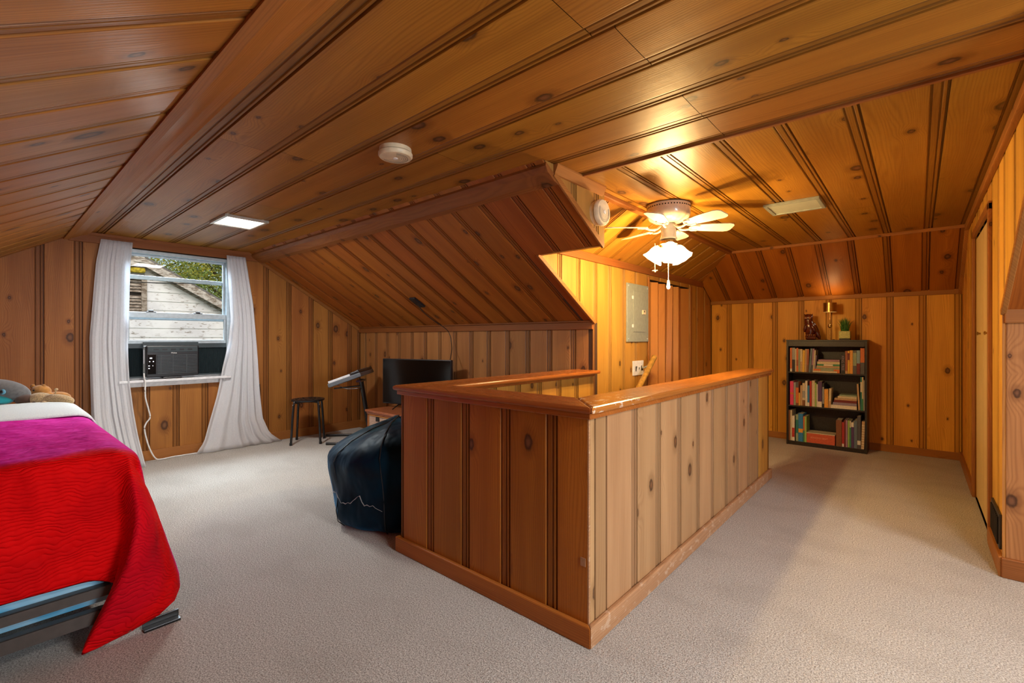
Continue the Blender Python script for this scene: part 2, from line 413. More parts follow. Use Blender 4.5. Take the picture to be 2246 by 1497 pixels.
# ------------------------------------------------------------------ knotty pine boards
def prof(w):
    b = min(.052, w * .25)                        # moulded band beside the joint
    return [(0, -.011, 1), (.0035, -.011, 1), (.0065, 0, .15), (.012, .0005, 0), (w*.5 - b*.5, .001, 0), (w-b-.008, .0005, 0), (w-b-.004, 0, .1),
            (w-b, -.006, 1), (w-b+.004, -.006, 1), (w-b+.008, -.0025, .5), (w-.024, -.0025, .5), (w-.021, -.0065, 1), (w-.017, -.0065, 1),
            (w-.013, -.001, .42), (w-.005, -.001, .42), (w-.002, -.011, 1), (w, -.011, 1)]
def board(parent, O, U, V, N, u0, u1, lo, hi, mat, breaks=(), flat=False):
    w = u1 - u0; pr = [(u0+a, d, g) for a, d, g in prof(w)]
    if w < .10: pr = [(u0, -.011, 1), (u0+.003, -.011, 1), (u0+.006, 0, .1), (u1-.006, 0, .1), (u1-.003, -.011, 1), (u1, -.011, 1)]
    if flat: pr = [(u0, -.011, 1), (u0+.0035, -.011, 1), (u0+.0065, 0, .15), (u0+.012, 0, 0), (u0+w*.5, 0, 0), (u1, 0, 0)]
    for b in breaks:
        if u0 + .001 < b < u1 - .001:
            j = max(i for i in range(len(pr)) if pr[i][0] <= b); t = (b-pr[j][0])/max(1e-6, pr[j+1][0]-pr[j][0])
            d = pr[j][1]*(1-t) + pr[j+1][1]*t; g = pr[j][2]*(1-t) + pr[j+1][2]*t
            pr[j+1:j+1] = [(b-1e-4, d, g), (b+1e-4, d, g)]
    pr = [(pr[0][0], -.02, 1)] + pr + [(pr[-1][0], -.02, 1)]
    vs = []; fs = []; uv = []; gr = []; ru, rv = rnd.uniform(0, 40), rnd.uniform(0, 40)
    for u, d, g in pr:
        a, b = lo(u), hi(u)
        if b < a: b = a
        for v in (a, b):
            vs.append(O + U*u + V*v + N*d); uv.append((u - u0 + ru, v + rv)); gr.append(g)
    flip = U.cross(V).dot(N) < 0
    for i in range(len(pr)-1):
        q = (2*i, 2*i+2, 2*i+3, 2*i+1)
        if (vs[q[0]]-vs[q[3]]).length < 1e-4 and (vs[q[1]]-vs[q[2]]).length < 1e-4: continue
        fs.append(q[::-1] if flip else q)
    if not fs: return
    me = bpy.data.meshes.new('board'); me.from_pydata([tuple(v) for v in vs], [], fs)
    ul = me.uv_layers.new(name='UVMap')
    for lp in me.loops: ul.data[lp.index].uv = uv[lp.vertex_index]
    at = me.attributes.new('groove', 'FLOAT', 'POINT'); at.data.foreach_set('value', gr)
    me.materials.append(M[mat]); me.validate()
    o = bpy.data.objects.new('board', me); COL.objects.link(o); o.parent = parent
    return o
def boards(parent, O, U, V, N, seams, lo, hi, mat, breaks=(), butts=None, flat=()):
    O, U, V, N = Vector(O), Vector(U), Vector(V), Vector(N)
    lo = lo if callable(lo) else (lambda u, c=lo: c); hi = hi if callable(hi) else (lambda u, c=hi: c)
    for i in range(len(seams)-1):
        u0, u1 = seams[i], seams[i+1]; cuts = (butts or {}).get(i)
        m = mat(i) if callable(mat) else mat
        if not cuts: board(parent, O, U, V, N, u0, u1, lo, hi, m, breaks, i in flat); continue
        e = [lo] + [(lambda u, c=c: c) for c in cuts] + [hi]
        for k in range(len(e)-1):
            a = (lambda u, f=e[k]: f(u) + (.0012 if k else 0)); b = (lambda u, f=e[k+1]: f(u) - .0012)
            board(parent, O, U, V, N, u0, u1, a, b, m, breaks)
def slab(name, pts, n, label=None, t=.05, off=.021):
    n = Vector(n); m = MB(); m.prism([Vector(p) - n*off for p in pts], -n*t)
    return struct(name, m, 'backing', label)
def rng(a, b, step, first=None):
    r = [a]; x = first if first is not None else a + step
    while x < b - .04: r.append(round(x, 4)); x += step
    return r + [b]
XW, XR, X0, X3, X1 = -5.71, 2.6, -2.056, .325, -1.53
YK, YE, YN, ZC = 3.397, 6.351, -.78, 2.17
zM = lambda y: 3.3706 - .6*y
zN = lambda y: 2.09 + .6*(y - .4856)
zE = lambda y: 2.17 - .6017*(y - 5.52)
zL = lambda x: 1.895 + .6*(x - X0)
EX, EY, EZ = Vector((1,0,0)), Vector((0,1,0)), Vector((0,0,1))

# floor with the stair opening
fm = MB()
HX0, HX1, HY0, HY1 = X0, -1.12, 1.72, 4.40
def frect(x0, y0, x1, y1): fm.box((x0, y0, -.12), (x1, y1, 0))
frect(XW, YN, XR, HY0); frect(XW, HY0, HX0, YK); frect(HX1, HY0, XR, YK); frect(HX1, YK, X3, HY1); frect(X0, HY1, X3, YE)
struct('floor', fm, 'carpet', 'beige cut-pile carpet covering the attic floor')
# stairs
st = MB()
for i in range(9):
    y1 = HY1 - i*.27; st.box((HX0, y1-.29, -.2*(i+1)-.04), (HX1, y1, -.2*(i+1)))
    st.box((HX0, y1-.02, -.2*(i+1)), (HX1, y1, -.2*i-.04 if i else -.12))
struct('trim_1', st, 'carpet', 'carpeted stair steps going down inside the stairwell')
sw = MB(); sw.box((HX0-.05, HY0-.05, -2.2), (HX0, HY1, -.1)); sw.box((HX1, HY0-.05, -2.2), (HX1+.05, HY1, -.12)); sw.box((HX0, HY0-.05, -2.2), (HX1, HY0, -.12)); sw.box((HX0, HY0, -2.2), (HX1, HY1, -2.15))
struct('wall_stairwell', sw, M['trimgz'], 'lower stairwell walls below the floor')

# main flat ceiling
c = slab('ceiling', [(XW, .49, ZC), (XR, .49, ZC), (XR, 2.38, ZC), (X1-.1, 2.38, ZC), (XW, 2.05, ZC)], (0,0,-1), 'flat knotty pine ceiling of long boards running toward the window')
cs_ = [.49, .755, 1.03, 1.30, 1.575, 1.845]
boards(c, (0,0,ZC), EY, EX, -EZ, cs_, XW, XR, 'ceil', butts={1: [-2.548], 2: [-2.5, -.79], 3: [-3.6, -.713], 4: [-1.9, 1.2]})
boards(c, (0,0,ZC), EY, EX, -EZ, [1.845, 2.10], XW, XR, 'ceil', butts={0: [-3.3, -.71]})
boards(c, (0,0,ZC), EY, EX, -EZ, [2.10, 2.36], X1-.03, X3+.02, 'ceil', butts={0: [-.70]})
# alcove ceiling
c = slab('ceiling_alcove', [(-1.62, 2.38, ZC), (X3+.05, 2.38, ZC), (X3+.05, 5.56, ZC), (-1.62, 5.56, ZC)], (0,0,-1), 'flat knotty pine ceiling over the rear alcove')
boards(c, (0,0,ZC), EX, EY, -EZ, [-1.60, -1.52, -1.25, -.986, -.719, -.452, -.189, .09, X3], 2.362, 5.53, 'ceila', butts={2: [3.55], 3: [3.15], 5: [4.3]})
# near (front) slope
vn = Vector((0, -1, -.6)).normalized(); nn = Vector((0, .6, -1)).normalized()
y0n = .62; L_n = (y0n - YN) / abs(vn.y)
c = slab('ceiling_front_slope', [(XW, y0n, ZC), (XR, y0n, ZC), (XR, YN, zN(YN)), (XW, YN, zN(YN))], nn, 'near sloping pine ceiling above the bed')
boards(c, (0, y0n, ZC), EX, vn, nn, [XW] + [round(-5.53 + .278*i, 3) for i in range(29)] + [XR], 0, L_n, 'near')
# rear slope
vm = Vector((0, 1, -.6)).normalized(); nm = Vector((0, -.6, -1)).normalized()
c = slab('ceiling_rear_slope', [(XW, 2.0, ZC), (X0-.03, 2.0, ZC), (X0-.03, YK, zM(YK)), (XW, YK, zM(YK))], nm, 'rear sloping pine ceiling between window wall and alcove')
m_ = MB(); m_.prism([Vector(p) - nm*.021 for p in ((X0-.03, 2.0, ZC), (X1-.03, 2.0, ZC), (X1-.03, 2.58, zM(2.58)), (X0-.03, 2.58, zM(2.58)))], (0, .03, .05)); m_.build('backing_board', 'backing', c)
LM = (YK-2.0)/vm.y; LB = (2.62-2.0)/vm.y
ms = [XW] + [-5.57, -5.31, -5.04, -4.77, -4.503, -4.236, -3.981, -3.70, -3.464, -3.192, -2.935, -2.679, -2.407, -2.14, -1.85, -1.60, X1]
boards(c, (0, 2.0, ZC), EX, vm, nm, ms, 0, lambda u: LM if u < X0 else LB, 'slope', breaks=(X0,))
c = slab('ceiling_rear_right_slope', [(X3+.03, 2.0, ZC), (XR, 2.0, ZC), (XR, YK, zM(YK)), (X3+.03, YK, zM(YK))], nm, 'rear sloping pine ceiling right of the closet wall')
boards(c, (0, 2.0, ZC), EX, vm, nm, rng(X3+.001, XR, .265), 0, LM, 'slope')
# alcove left slope
vl = Vector((1, 0, .6)).normalized(); nl = Vector((.6, 0, -1)).normalized()
hiL = lambda u: min((ZC-1.895), (zE(u)-1.895)) / vl.z
c = slab('ceiling_alcove_slope', [(X0, 2.62, 1.895), (X0, 5.98, 1.895), (-1.598, 5.52, ZC), (-1.598, 2.62, ZC)], nl, 'short pine slope above the stair side wall')
boards(c, (X0, 0, 1.895), EY, vl, nl, rng(2.62, 5.98, .265), 0, hiL, 'ceila', breaks=(5.52,))
# alcove end slope
ve = Vector((0, 1, -.6017)).normalized(); ne = Vector((0, -.6017, -1)).normalized(); LE = (YE-5.52)/ve.y
loE = lambda u: max(0, (ZC - zL(u)) / -ve.z) if u < -1.598 else 0
c = slab('ceiling_alcove_end_slope', [(-1.598, 5.52, ZC), (X3, 5.52, ZC), (X3, YE, zE(YE)), (X0, YE, zE(YE)), (X0, 5.98, 1.895)], ne, 'sloping pine ceiling above the bookcase wall')
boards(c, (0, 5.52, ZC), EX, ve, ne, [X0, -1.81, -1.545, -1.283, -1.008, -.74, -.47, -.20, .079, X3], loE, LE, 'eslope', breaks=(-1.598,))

# left (window) wall
WY0, WY1, WZ0, WZ1 = .885, 1.825, .765, 2.065
topw = lambda y: min(ZC, zN(y), zM(y))
wl = MB()
def wp(pts): wl.prism([Vector((XW-.021, y, z)) for y, z in pts], (-.10, 0, 0))
wp([(YN, 0), (WY0, 0), (WY0, ZC), (y0n, ZC), (YN, zN(YN))]); wp([(WY1, 0), (YK, 0), (YK, zM(YK)), (2.0, ZC), (WY1, ZC)])
wp([(WY0, 0), (WY1, 0), (WY1, WZ0), (WY0, WZ0)]); wp([(WY0, WZ1), (WY1, WZ1), (WY1, ZC), (WY0, ZC)])
wall = struct('wall_left', wl, 'backing', 'knotty pine gable wall around the curtained window')
bl = (0.62, 2.0)
boards(wall, (XW,0,0), EY, EZ, EX, rng(YN, .10, .262) + [.363, .611, WY0], 0, topw, 'wall', breaks=bl)
boards(wall, (XW,0,0), EY, EZ, EX, [WY0, 1.10, 1.345, 1.60, WY1], 0, WZ0, 'wall')
boards(wall, (XW,0,0), EY, EZ, EX, [WY1, 1.955, 2.215, 2.477, 2.749, 3.001, 3.269, YK], 0, topw, 'wall', breaks=bl)
# rear knee wall with the television
wall = slab('wall_rear', [(XW, YK, 0), (X0, YK, 0), (X0, YK, zM(YK)), (XW, YK, zM(YK))], (0,-1,0), 'low knotty pine knee wall behind the television')
boards(wall, (0,YK,0), EX, EZ, -EY, [XW] + [round(-5.547 + .2545*i, 3) for i in range(14)] + [X0], 0, 1.335, 'knee')
wall = slab('wall_rear_right', [(X3+.02, YK, 0), (XR, YK, 0), (XR, YK, zM(YK)), (X3+.02, YK, zM(YK))], (0,-1,0), 'low knee wall right of the closet')
boards(wall, (0,YK,0), EX, EZ, -EY, rng(X3+.001, XR, .26, X3+.11), 0, 1.335, 'knee')
# front knee wall and right gable wall (behind the camera)
wall = slab('wall_front', [(XW, YN, 0), (XR, YN, 0), (XR, YN, zN(YN)), (XW, YN, zN(YN))], (0,1,0), 'low knee wall under the near slope')
boards(wall, (0,YN,0), EX, EZ, EY, rng(XW, XR, .265), 0, 1.335, 'wall')
wr = MB()
def wq(pts): wr.prism([Vector((XR+.02, y, z)) for y, z in pts], (.10, 0, 0))
wq([(YN, 0), (.75, 0), (.75, ZC), (y0n, ZC), (YN, zN(YN))]); wq([(1.95, 0), (YK, 0), (YK, zM(YK)), (2.0, ZC), (1.95, ZC)])
wq([(.75, 0), (1.95, 0), (1.95, .75), (.75, .75)]); wq([(.75, 2.05), (1.95, 2.05), (1.95, ZC), (.75, ZC)])
struct('wall_right', wr, M['trimz'], 'gable wall at the other end of the attic')
# stair side wall of the alcove (x = X0), with the folding door opening
OY0, OY1, OZ1 = 4.46, 5.58, 1.80
topg = lambda y: min(1.90, zE(y)); lowg = lambda y: zM(y) if y < YK else -.3
wg = MB()
def wa(pts): wg.prism([Vector((X0-.021, y, z)) for y, z in pts], (-.08, 0, 0))
wa([(2.62, 1.80), (YK, zM(YK)), (YK, -.3), (OY0, -.3), (OY0, 1.9), (2.62, 1.9)]); wa([(OY1, -.3), (YE, -.3), (YE, zE(YE)), (5.97, 1.9), (OY1, 1.9)]); wa([(OY0, OZ1), (OY1, OZ1), (OY1, 1.9), (OY0, 1.9)])
wall = struct('wall_alcove_left', wg, 'backing', 'golden pine wall holding the grey electrical panel')
boards(wall, (X0,0,0), EY, EZ, EX, [2.62, 2.93, 3.186, 3.45, 3.70, 3.955, 4.20, OY0], lowg, topg, 'gold', breaks=(YK,))
boards(wall, (X0,0,0), EY, EZ, EX, [OY1, 5.83, 6.10, YE], 0, topg, 'gold', breaks=(5.97,))
boards(wall, (X0,0,0), EY, EZ, EX, [OY0, 4.74, 5.02, 5.30, OY1], OZ1, topg, 'gold')
# chase block: small wall face carrying the round alarm
loB = lambda y: max(zM(y), 1.80)
mb = MB(); mb.prism([(X1-.021, 2.02, ZC), (X1-.021, 2.66, ZC), (X1-.021, 2.66, 1.8), (X1-.021, 2.63, 1.8)], (-.04, 0, 0))
mb.box((X0, 2.625, 1.795), (X1-.002, 2.66, 1.812)); mb.prism([(X0, 2.66, 1.895), (X1-.05, 2.66, ZC), (X1-.002, 2.66, ZC), (X1-.002, 2.66, 1.8), (X0, 2.66, 1.8)], (0, -.012, 0))
blk = struct('wall_chase', mb, M['trimgz'], 'small boxed chase at the corner of the rear slope')
boards(blk, (X1,0,0), EY, EZ, EX, [2.02, 2.33, 2.585, 2.665], loB, ZC, 'goldplain', breaks=(2.617,))
# end wall behind the bookcase
wall = slab('wall_alcove_end', [(X0, YE, 0), (X3, YE, 0), (X3, YE, zE(YE)), (X0, YE, zE(YE))], (0,-1,0), 'knotty pine end wall behind the bookcase')
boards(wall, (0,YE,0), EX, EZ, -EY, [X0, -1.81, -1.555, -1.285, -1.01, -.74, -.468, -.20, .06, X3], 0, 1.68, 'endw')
# closet wall
DY0, DY1, DZ1 = 3.93, 4.95, 1.955
top3 = lambda y: min(ZC, zE(y)); low3 = lambda y: zM(y) if y < YK else 0
wc = MB()
def w3(pts): wc.prism([Vector((X3+.021, y, z)) for y, z in pts], (.05, 0, 0))
w3([(2.09, ZC), (YK+.03, zM(YK)+.03), (YK+.03, 0), (DY0, 0), (DY0, ZC)]); w3([(DY1, 0), (YE, 0), (YE, zE(YE)), (5.52, ZC), (DY1, ZC)]); w3([(DY0, DZ1), (DY1, DZ1), (DY1, ZC), (DY0, ZC)])
wall = struct('wall_alcove_right', wc, 'backing', 'golden pine closet wall at the right')
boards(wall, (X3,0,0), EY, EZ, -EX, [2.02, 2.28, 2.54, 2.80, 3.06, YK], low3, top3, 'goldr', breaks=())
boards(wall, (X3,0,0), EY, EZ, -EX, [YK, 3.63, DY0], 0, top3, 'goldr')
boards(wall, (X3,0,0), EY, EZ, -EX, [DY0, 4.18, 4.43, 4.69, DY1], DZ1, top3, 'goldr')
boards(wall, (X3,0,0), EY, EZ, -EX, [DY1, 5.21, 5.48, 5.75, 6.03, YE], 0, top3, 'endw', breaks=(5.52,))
cw = MB(); cw.prism([(X3-.006, YK-.006, 0), (X3+.004, YK-.006, 0), (X3+.004, YK-.006, 1.34), (X3-.006, YK-.006, 1.34)], (0, .008, 0)); cw.build('edge_strip', M['trimgz'], wall)

# unseen shell added behind the panelling to keep sky light out of the joints
os_ = MB()
os_.box((XW-.12, YN-.5, 2.42), (XR+.12, YE+.5, 2.5)); os_.box((XW-.12, YN-.25, -.3), (XR+.12, YN-.2, 2.42)); os_.box((X3+.4, YE+.2, -.3), (XR+.12, YE+.25, 2.42))
os_.box((X0-.4, YE+.15, -.3), (X3+.9, YE+.2, 2.42)); os_.box((X3+.9, YK+.1, -.3), (X3+.95, YE+.2, 2.42)); os_.box((X0-.45, YK+.1, -.3), (X0-.4, YE+.2, 2.42)); os_.box((XW-.12, YK+.12, -.3), (X0-.4, YK+.17, 2.42)); os_.box((X3+.9, YK+.12, -.3), (XR+.12, YK+.17, 2.42))
os_.box((XW-.12, YN-.2, -.3), (XW-.07, WY0-.2, 2.42)); os_.box((XW-.12, WY1+.2, -.3), (XW-.07, YK+.12, 2.42)); os_.box((XW-.12, WY0-.2, 2.15), (XW-.07, WY1+.2, 2.42)); os_.box((XW-.12, WY0-.2, -.3), (XW-.07, WY1+.2, .6))
os_.box((XR+.12, YN-.2, -.3), (XR+.17, .7, 2.42)); os_.box((XR+.12, 2.0, -.3), (XR+.17, YK+.2, 2.42)); os_.box((XR+.12, .7, 2.1), (XR+.17, 2.0, 2.42)); os_.box((XR+.12, .7, -.3), (XR+.17, 2.0, .7))
os_.box((X3, YK+.1, -.3), (X3+.9, YE+.2, -.1))
struct('wall_light_block', os_, 'backing', 'unseen outer shell added to stop light leaks behind the panelling')

# ------------------------------------------------------------------ trims
def trim(n, label, mb, mat, bevel=.004): return struct('trim_%d' % n, mb, mat, label, bevel=bevel)
def crown(pts_profile, axis_vec, start):   # pts in plane, extruded
    m = MB(); m.prism([Vector(start) + Vector(p) for p in pts_profile], axis_vec); return m
# crown between ceiling and near slope
def crownN():
    m = MB(); a = [(.665, ZC-.001), (.665, ZC-.014), (.64, ZC-.030), (.60, ZC-.042), (.53, zN(.53)-.030), (.488, zN(.488)-.012), (.488, zN(.488)+.006), (.62, ZC+.002)]
    m.prism([Vector((XW, y, z)) for y, z in a], (XR-XW, 0, 0)); return m
trim(2, 'long pine crown strip between the flat ceiling and near slope', crownN(), 'trimgx', 0)
def crownM(x0, x1):
    m = MB(); a = [(2.025, zM(2.025)+.006), (2.022, zM(2.022)-.018), (2.040, zM(2.04)-.034), (2.10, zM(2.10)-.034), (2.14, zM(2.14)-.022), (2.152, zM(2.152)-.010), (2.152, zM(2.152)+.006)]
    m.prism([Vector((x0, y, z)) for y, z in a], (x1-x0, 0, 0)); return m
trim(3, 'long pine crown strip between the flat ceiling and rear slope', crownM(XW, X1+.006), 'trimx', 0)
trim(4, 'pine crown strip above the right rear slope', crownM(X3+.02, XR), 'trimx', 0)
m = MB(); m.prism([(X1, 2.10, ZC-.001), (X1+.032, 2.10, ZC-.001), (X1+.032, 2.10, ZC-.010), (X1+.020, 2.10, ZC-.035), (X1+.010, 2.10, ZC-.055), (X1, 2.10, ZC-.058)], (0, .53, 0))
trim(5, 'short pale moulding above the round wall alarm', m, 'trimgy', 0)
m = MB(); m.box((X1, 2.35, ZC-.010), (X3, 2.372, ZC+.003)); trim(6, 'thin strip where main and alcove ceilings meet', m, 'trimx', .003)
m = MB(); m.bar((-1.6, 5.515, ZC-.012), (X3, 5.515, ZC-.012), .024, .03); trim(7, 'strip between alcove ceiling and end slope', m, 'trimgx', .006)
m = MB(); m.bar((-1.585, 2.67, ZC-.014), (-1.585, 5.53, ZC-.014), .05, .03); trim(8, 'strip between alcove ceiling and left slope', m, 'trimy', .006)
m = MB(); m.box((X0, 2.64, 1.84), (X0+.022, 5.99, 1.905)); trim(9, 'strip along the top of the electrical panel wall', m, 'trimy', .005)
m = MB(); m.box((X0, YE-.022, 1.64), (X3, YE, 1.70)); trim(10, 'golden strip above the bookcase wall', m, 'trimgx', .005)
m = MB(); m.box((XW, YK-.022, 1.277), (X0, YK, 1.345)); m.bar((XW, YK-.026, 1.345), (X0, YK-.026, 1.345), .03, .012); trim(11, 'brown strip above the television knee wall', m, 'trimx', .004)
m = MB(); m.box((X3+.001, YK-.022, 1.277), (XR, YK, 1.35)); trim(12, 'brown strip above the right knee wall', m, 'trimx', .004)
m = MB(); m.box((XW, .52, 2.075), (XW+.022, 2.13, ZC)); m.box((XW, .6, 2.14), (XW+.034, 2.03, ZC)); trim(13, 'brown strip above the window', m, 'trimy', .004)
m = MB(); m.box((X3-.028, 2.1, ZC-.05), (X3, 5.53, ZC)); trim(14, 'curving strip along the top of the closet wall', m, 'trimgy', .006)
m = MB(); m.bar((X3-.012, 5.53, ZC-.03), (X3-.012, YE, zE(YE)-.02), .03, .04); trim(15, 'sloping strip at the top corner of the closet wall', m, 'trimgy', .004)
m = MB(); m.bar((XW+.012, 2.02, ZC-.02), (XW+.012, YK, zM(YK)-.02), .02, .04); trim(16, 'sloping strip at the right of the gable wall', m, 'trimy', .004)
m = MB(); m.bar((X0+.012, 2.62, zM(2.62)), (X0+.012, YK, zM(YK)), .02, .03); trim(17, 'pale edge where the rear slope ends at the stairs', m, 'trimgy', .003)
m = MB(); m.bar((X3-.002, 2.02, zM(2.02)-.002), (X3-.002, YK, zM(YK)-.002), .022, .030); trim(21, 'pale sloping edge where the closet wall meets the right rear slope', m, 'trimgy', .003)
m = MB(); m.bar((X1+.006, 2.10, zM(2.10)+.004), (X1+.006, 2.635, zM(2.635)+.004), .014, .035); trim(18, 'pale sloping edge of the boxed chase', m, 'trimgy', .002)
m = MB(); m.box((X3-.018, DY0-.05, 0), (X3+.001, DY0, DZ1+.04)); m.box((X3-.018, DY1, 0), (X3+.001, DY1+.05, DZ1+.04)); m.box((X3-.018, DY0-.05, DZ1), (X3+.001, DY1+.05, DZ1+.05)); trim(19, 'plain casing around the closet door', m, 'trimgz', .003)
m = MB(); m.box((X0, OY1, 0), (X0+.012, OY1+.05, OZ1+.02)); m.box((X0, OY0-.03, 0), (X0+.012, OY0, OZ1+.02)); trim(20, 'rough pale casing beside the folding door', m, 'trimgz', .003)
def base(name, a, b, label, mat): m = MB(); m.box(a, b); return struct(name, m, mat, label, bevel=.004)
base('baseboard_left', (XW, YN, 0), (XW+.018, YK, .10), 'baseboard under the window', 'trimgy')
base('baseboard_rear', (XW, YK-.018, 0), (-2.23, YK, .09), 'baseboard of the television knee wall', 'trimx')
base('baseboard_rear_right', (X3-.01, YK-.022, 0), (XR, YK, .10), 'baseboard of the right knee wall', 'trimx')
base('baseboard_alcove_end', (X0, YE-.018, 0), (X3, YE, .075), 'golden baseboard behind the bookcase', 'trimgx')
base('baseboard_alcove_left', (X0, OY1+.05, 0), (X0+.018, YE, .075), 'baseboard beside the folding door', 'trimgy')
bb = MB(); bb.box((X3-.02, YK-.01, 0), (X3, DY0-.05, .10)); bb.box((X3-.02, DY1+.05, 0), (X3, YE, .085)); struct('baseboard_alcove_right', bb, 'trimgy', 'baseboard of the closet wall', bevel=.004)
base('baseboard_front', (XW, YN, 0), (XR, YN+.018, .09), 'baseboard under the near slope', 'trimx')

# ------------------------------------------------------------------ half wall around the stairs
HL, HR_, HF, HB = -2.206, -.971, 1.568, 4.482; HZ = .905; IN_R, IN_F = -1.12, 1.72
hw = thing('half_wall', (HR_, HF, 0), 'U-shaped knotty pine half wall with a wide cap enclosing the stairwell', 'half wall')
core = MB(); g = .021
core.box((HL+g, HF+g, 0), (HR_-g, IN_F-g, HZ)); core.box((IN_R+g, IN_F-g, 0), (HR_-g, HB-g, HZ)); core.box((HL+g, IN_F-g, 0), (X0-g, YK, HZ))
ob = core.build('core', 'backing', hw)
def hb(*a, **k):
    n0 = set(bpy.data.objects); boards(*a, **k)
    for o in set(bpy.data.objects) - n0: o.matrix_parent_inverse = Matrix.Translation(-hw.location)
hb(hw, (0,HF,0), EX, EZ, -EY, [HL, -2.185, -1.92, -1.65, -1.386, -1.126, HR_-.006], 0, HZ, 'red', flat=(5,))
hb(hw, (HR_,0,0), EY, EZ, EX, [HF+.006, 1.615, 1.705, 1.983, 2.238, 2.506, 2.789, 3.043, 3.323, 3.581, 3.857, 4.137, HB], 0, HZ, lambda i: 'pale' if i < 11 else 'gold')  # board tones follow where daylight and lamp light fall on this face
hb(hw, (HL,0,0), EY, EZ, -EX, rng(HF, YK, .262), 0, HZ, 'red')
hb(hw, (X0,0,0), EY, EZ, EX, rng(IN_F, YK, .24), -.1, HZ, 'gold')
hb(hw, (IN_R,0,0), EY, EZ, -EX, rng(IN_F, HB, .262), -.1, HZ, 'gold')
hb(hw, (0,IN_F,0), EX, EZ, EY, rng(X0, IN_R, .262), -.1, HZ, 'gold')
hb(hw, (0,HB,0), EX, EZ, EY, [IN_R, HR_], 0, HZ, 'endw')
CZ0, CZ1 = .908, .936; ov = .035; ci_r, ci_l, ci_f = -1.153, -1.985, 1.762
def capo(pts, z0, z1, name, mat, bev):
    m = MB(); m.prism([(x, y, z0) for x, y in pts], (0, 0, z1-z0)); o = m.build(name, mat, hw, bevel=bev); return o
fr = [(HL-ov, HF-ov), (HR_+ov, HF-ov), (ci_r, ci_f), (ci_l, ci_f)]
rt = [(HR_+ov, HF-ov), (HR_+ov, HB+ov), (ci_r, HB+ov), (ci_r, ci_f)]
lf = [(HL-ov, HF-ov), (ci_l, ci_f), (ci_l, YK-.001), (HL-ov, YK-.001)]
capo(fr, CZ0, CZ1, 'cap', 'capx', .010); o = capo(rt, CZ0, CZ1, 'cap', 'capworn', .010); o['label'] = 'right cap board with worn, scratched varnish'
capo(lf, CZ0, CZ1, 'cap', 'capy', .010)
m = MB(); q = .016
m.prism([(HL-q, HF-q, .884), (HR_+q, HF-q, .884), (HR_+q, HB+q, .884), (HR_-.01, HB+q, .884), (HR_-.01, HF+.01, .884), (HL+.01, HF+.01, .884), (HL+.01, YK, .884), (HL-q, YK, .884)], (0, 0, .025)); m.box((X0, IN_F, .885), (X0+.014, YK, .908)); m.box((IN_R-.014, IN_F, .885), (IN_R, HB, .908))
m.build('cap_moulding', 'capx', hw, bevel=.004)
t_ = .023
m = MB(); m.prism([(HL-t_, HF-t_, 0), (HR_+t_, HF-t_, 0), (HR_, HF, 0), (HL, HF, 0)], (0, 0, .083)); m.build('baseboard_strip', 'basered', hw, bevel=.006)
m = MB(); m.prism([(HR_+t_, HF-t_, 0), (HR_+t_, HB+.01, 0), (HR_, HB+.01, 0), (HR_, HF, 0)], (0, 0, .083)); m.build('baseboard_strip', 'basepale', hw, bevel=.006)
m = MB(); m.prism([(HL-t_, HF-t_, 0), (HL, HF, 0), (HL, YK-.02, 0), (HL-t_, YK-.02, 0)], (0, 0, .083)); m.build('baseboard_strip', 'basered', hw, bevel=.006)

m = MB(); m.box((HR_-.021, HF+.0008, 0), (HR_-.0008, HF+.021, HZ)); m.box((HR_-.006, HF, 0), (HR_, HF+.006, HZ)); m.build('corner_bead', 'basepale', hw)
m = MB(); m.box((-1.008, HF-.0025, .302), (-.985, HF-.0005, .335)); m.build('paper_tag', bookmat((.34, .17, .08)), hw)

# ------------------------------------------------------------------ window
wf = MB(); xo = XW - .10
wf.box((xo, WY0, WZ0), (XW+.004, WY0+.045, WZ1)); wf.box((xo, WY1-.045, WZ0), (XW+.004, WY1, WZ1)); wf.box((xo, WY0+.045, WZ1-.035), (XW+.004, WY1-.045, WZ1)); wf.box((xo, WY0+.045, WZ0), (XW-.01, WY1-.045, WZ0+.035))
win = struct('window_1', wf, 'alu', 'grey aluminium double-hung window with storm sash over the air conditioner', bevel=.003)
A0, A1 = WY0+.045, WY1-.045; xs = XW - .07
def sash(z0, z1, x, name, rb=.045, rt=.03):
    m = MB(); m.box((x, A0, z0), (x+.025, A1, z0+rb)); m.box((x, A0, z1-rt), (x+.025, A1, z1)); m.box((x, A0, z0+rb), (x+.025, A0+.02, z1-rt)); m.box((x, A1-.02, z0+rb), (x+.025, A1, z1-rt))
    s = m.build(name, 'alu', win, bevel=.003)
    p = MB(); p.box((x+.011, A0+.01, z0+.02), (x+.014, A1-.01, z1-.01)); p.build('pane', 'glass', s)
    return s
sash(1.385, 2.03, xs-.012, 'upper_sash', .05, .02)
sash(1.135, 1.46, xs+.028, 'lower_sash', .05, .055)
m = MB(); m.box((xs-.03, A0, 1.785), (xs-.012, A1, 1.825)); m.build('storm_bar', 'alu', win, bevel=.003)
for yy in (1.12, 1.52):
    m = MB(); m.box((xs+.028, yy-.04, 1.46), (xs+.055, yy+.04, 1.468)); m.box((xs+.035, yy-.02, 1.468), (xs+.048, yy+.02, 1.48)); m.build('sash_lock', 'blackm', win, bevel=.002)
m = MB(); m.box((XW-.09, WY0-.03, .775), (XW+.10, WY1-.03, .80)); m.box((XW, WY0-.03, .728), (XW+.018, WY1-.03, .775)); m.box((XW-.06, WY0, .80), (XW-.02, WY1, .815)); m.build('window_sill', 'sill', win, bevel=.004)

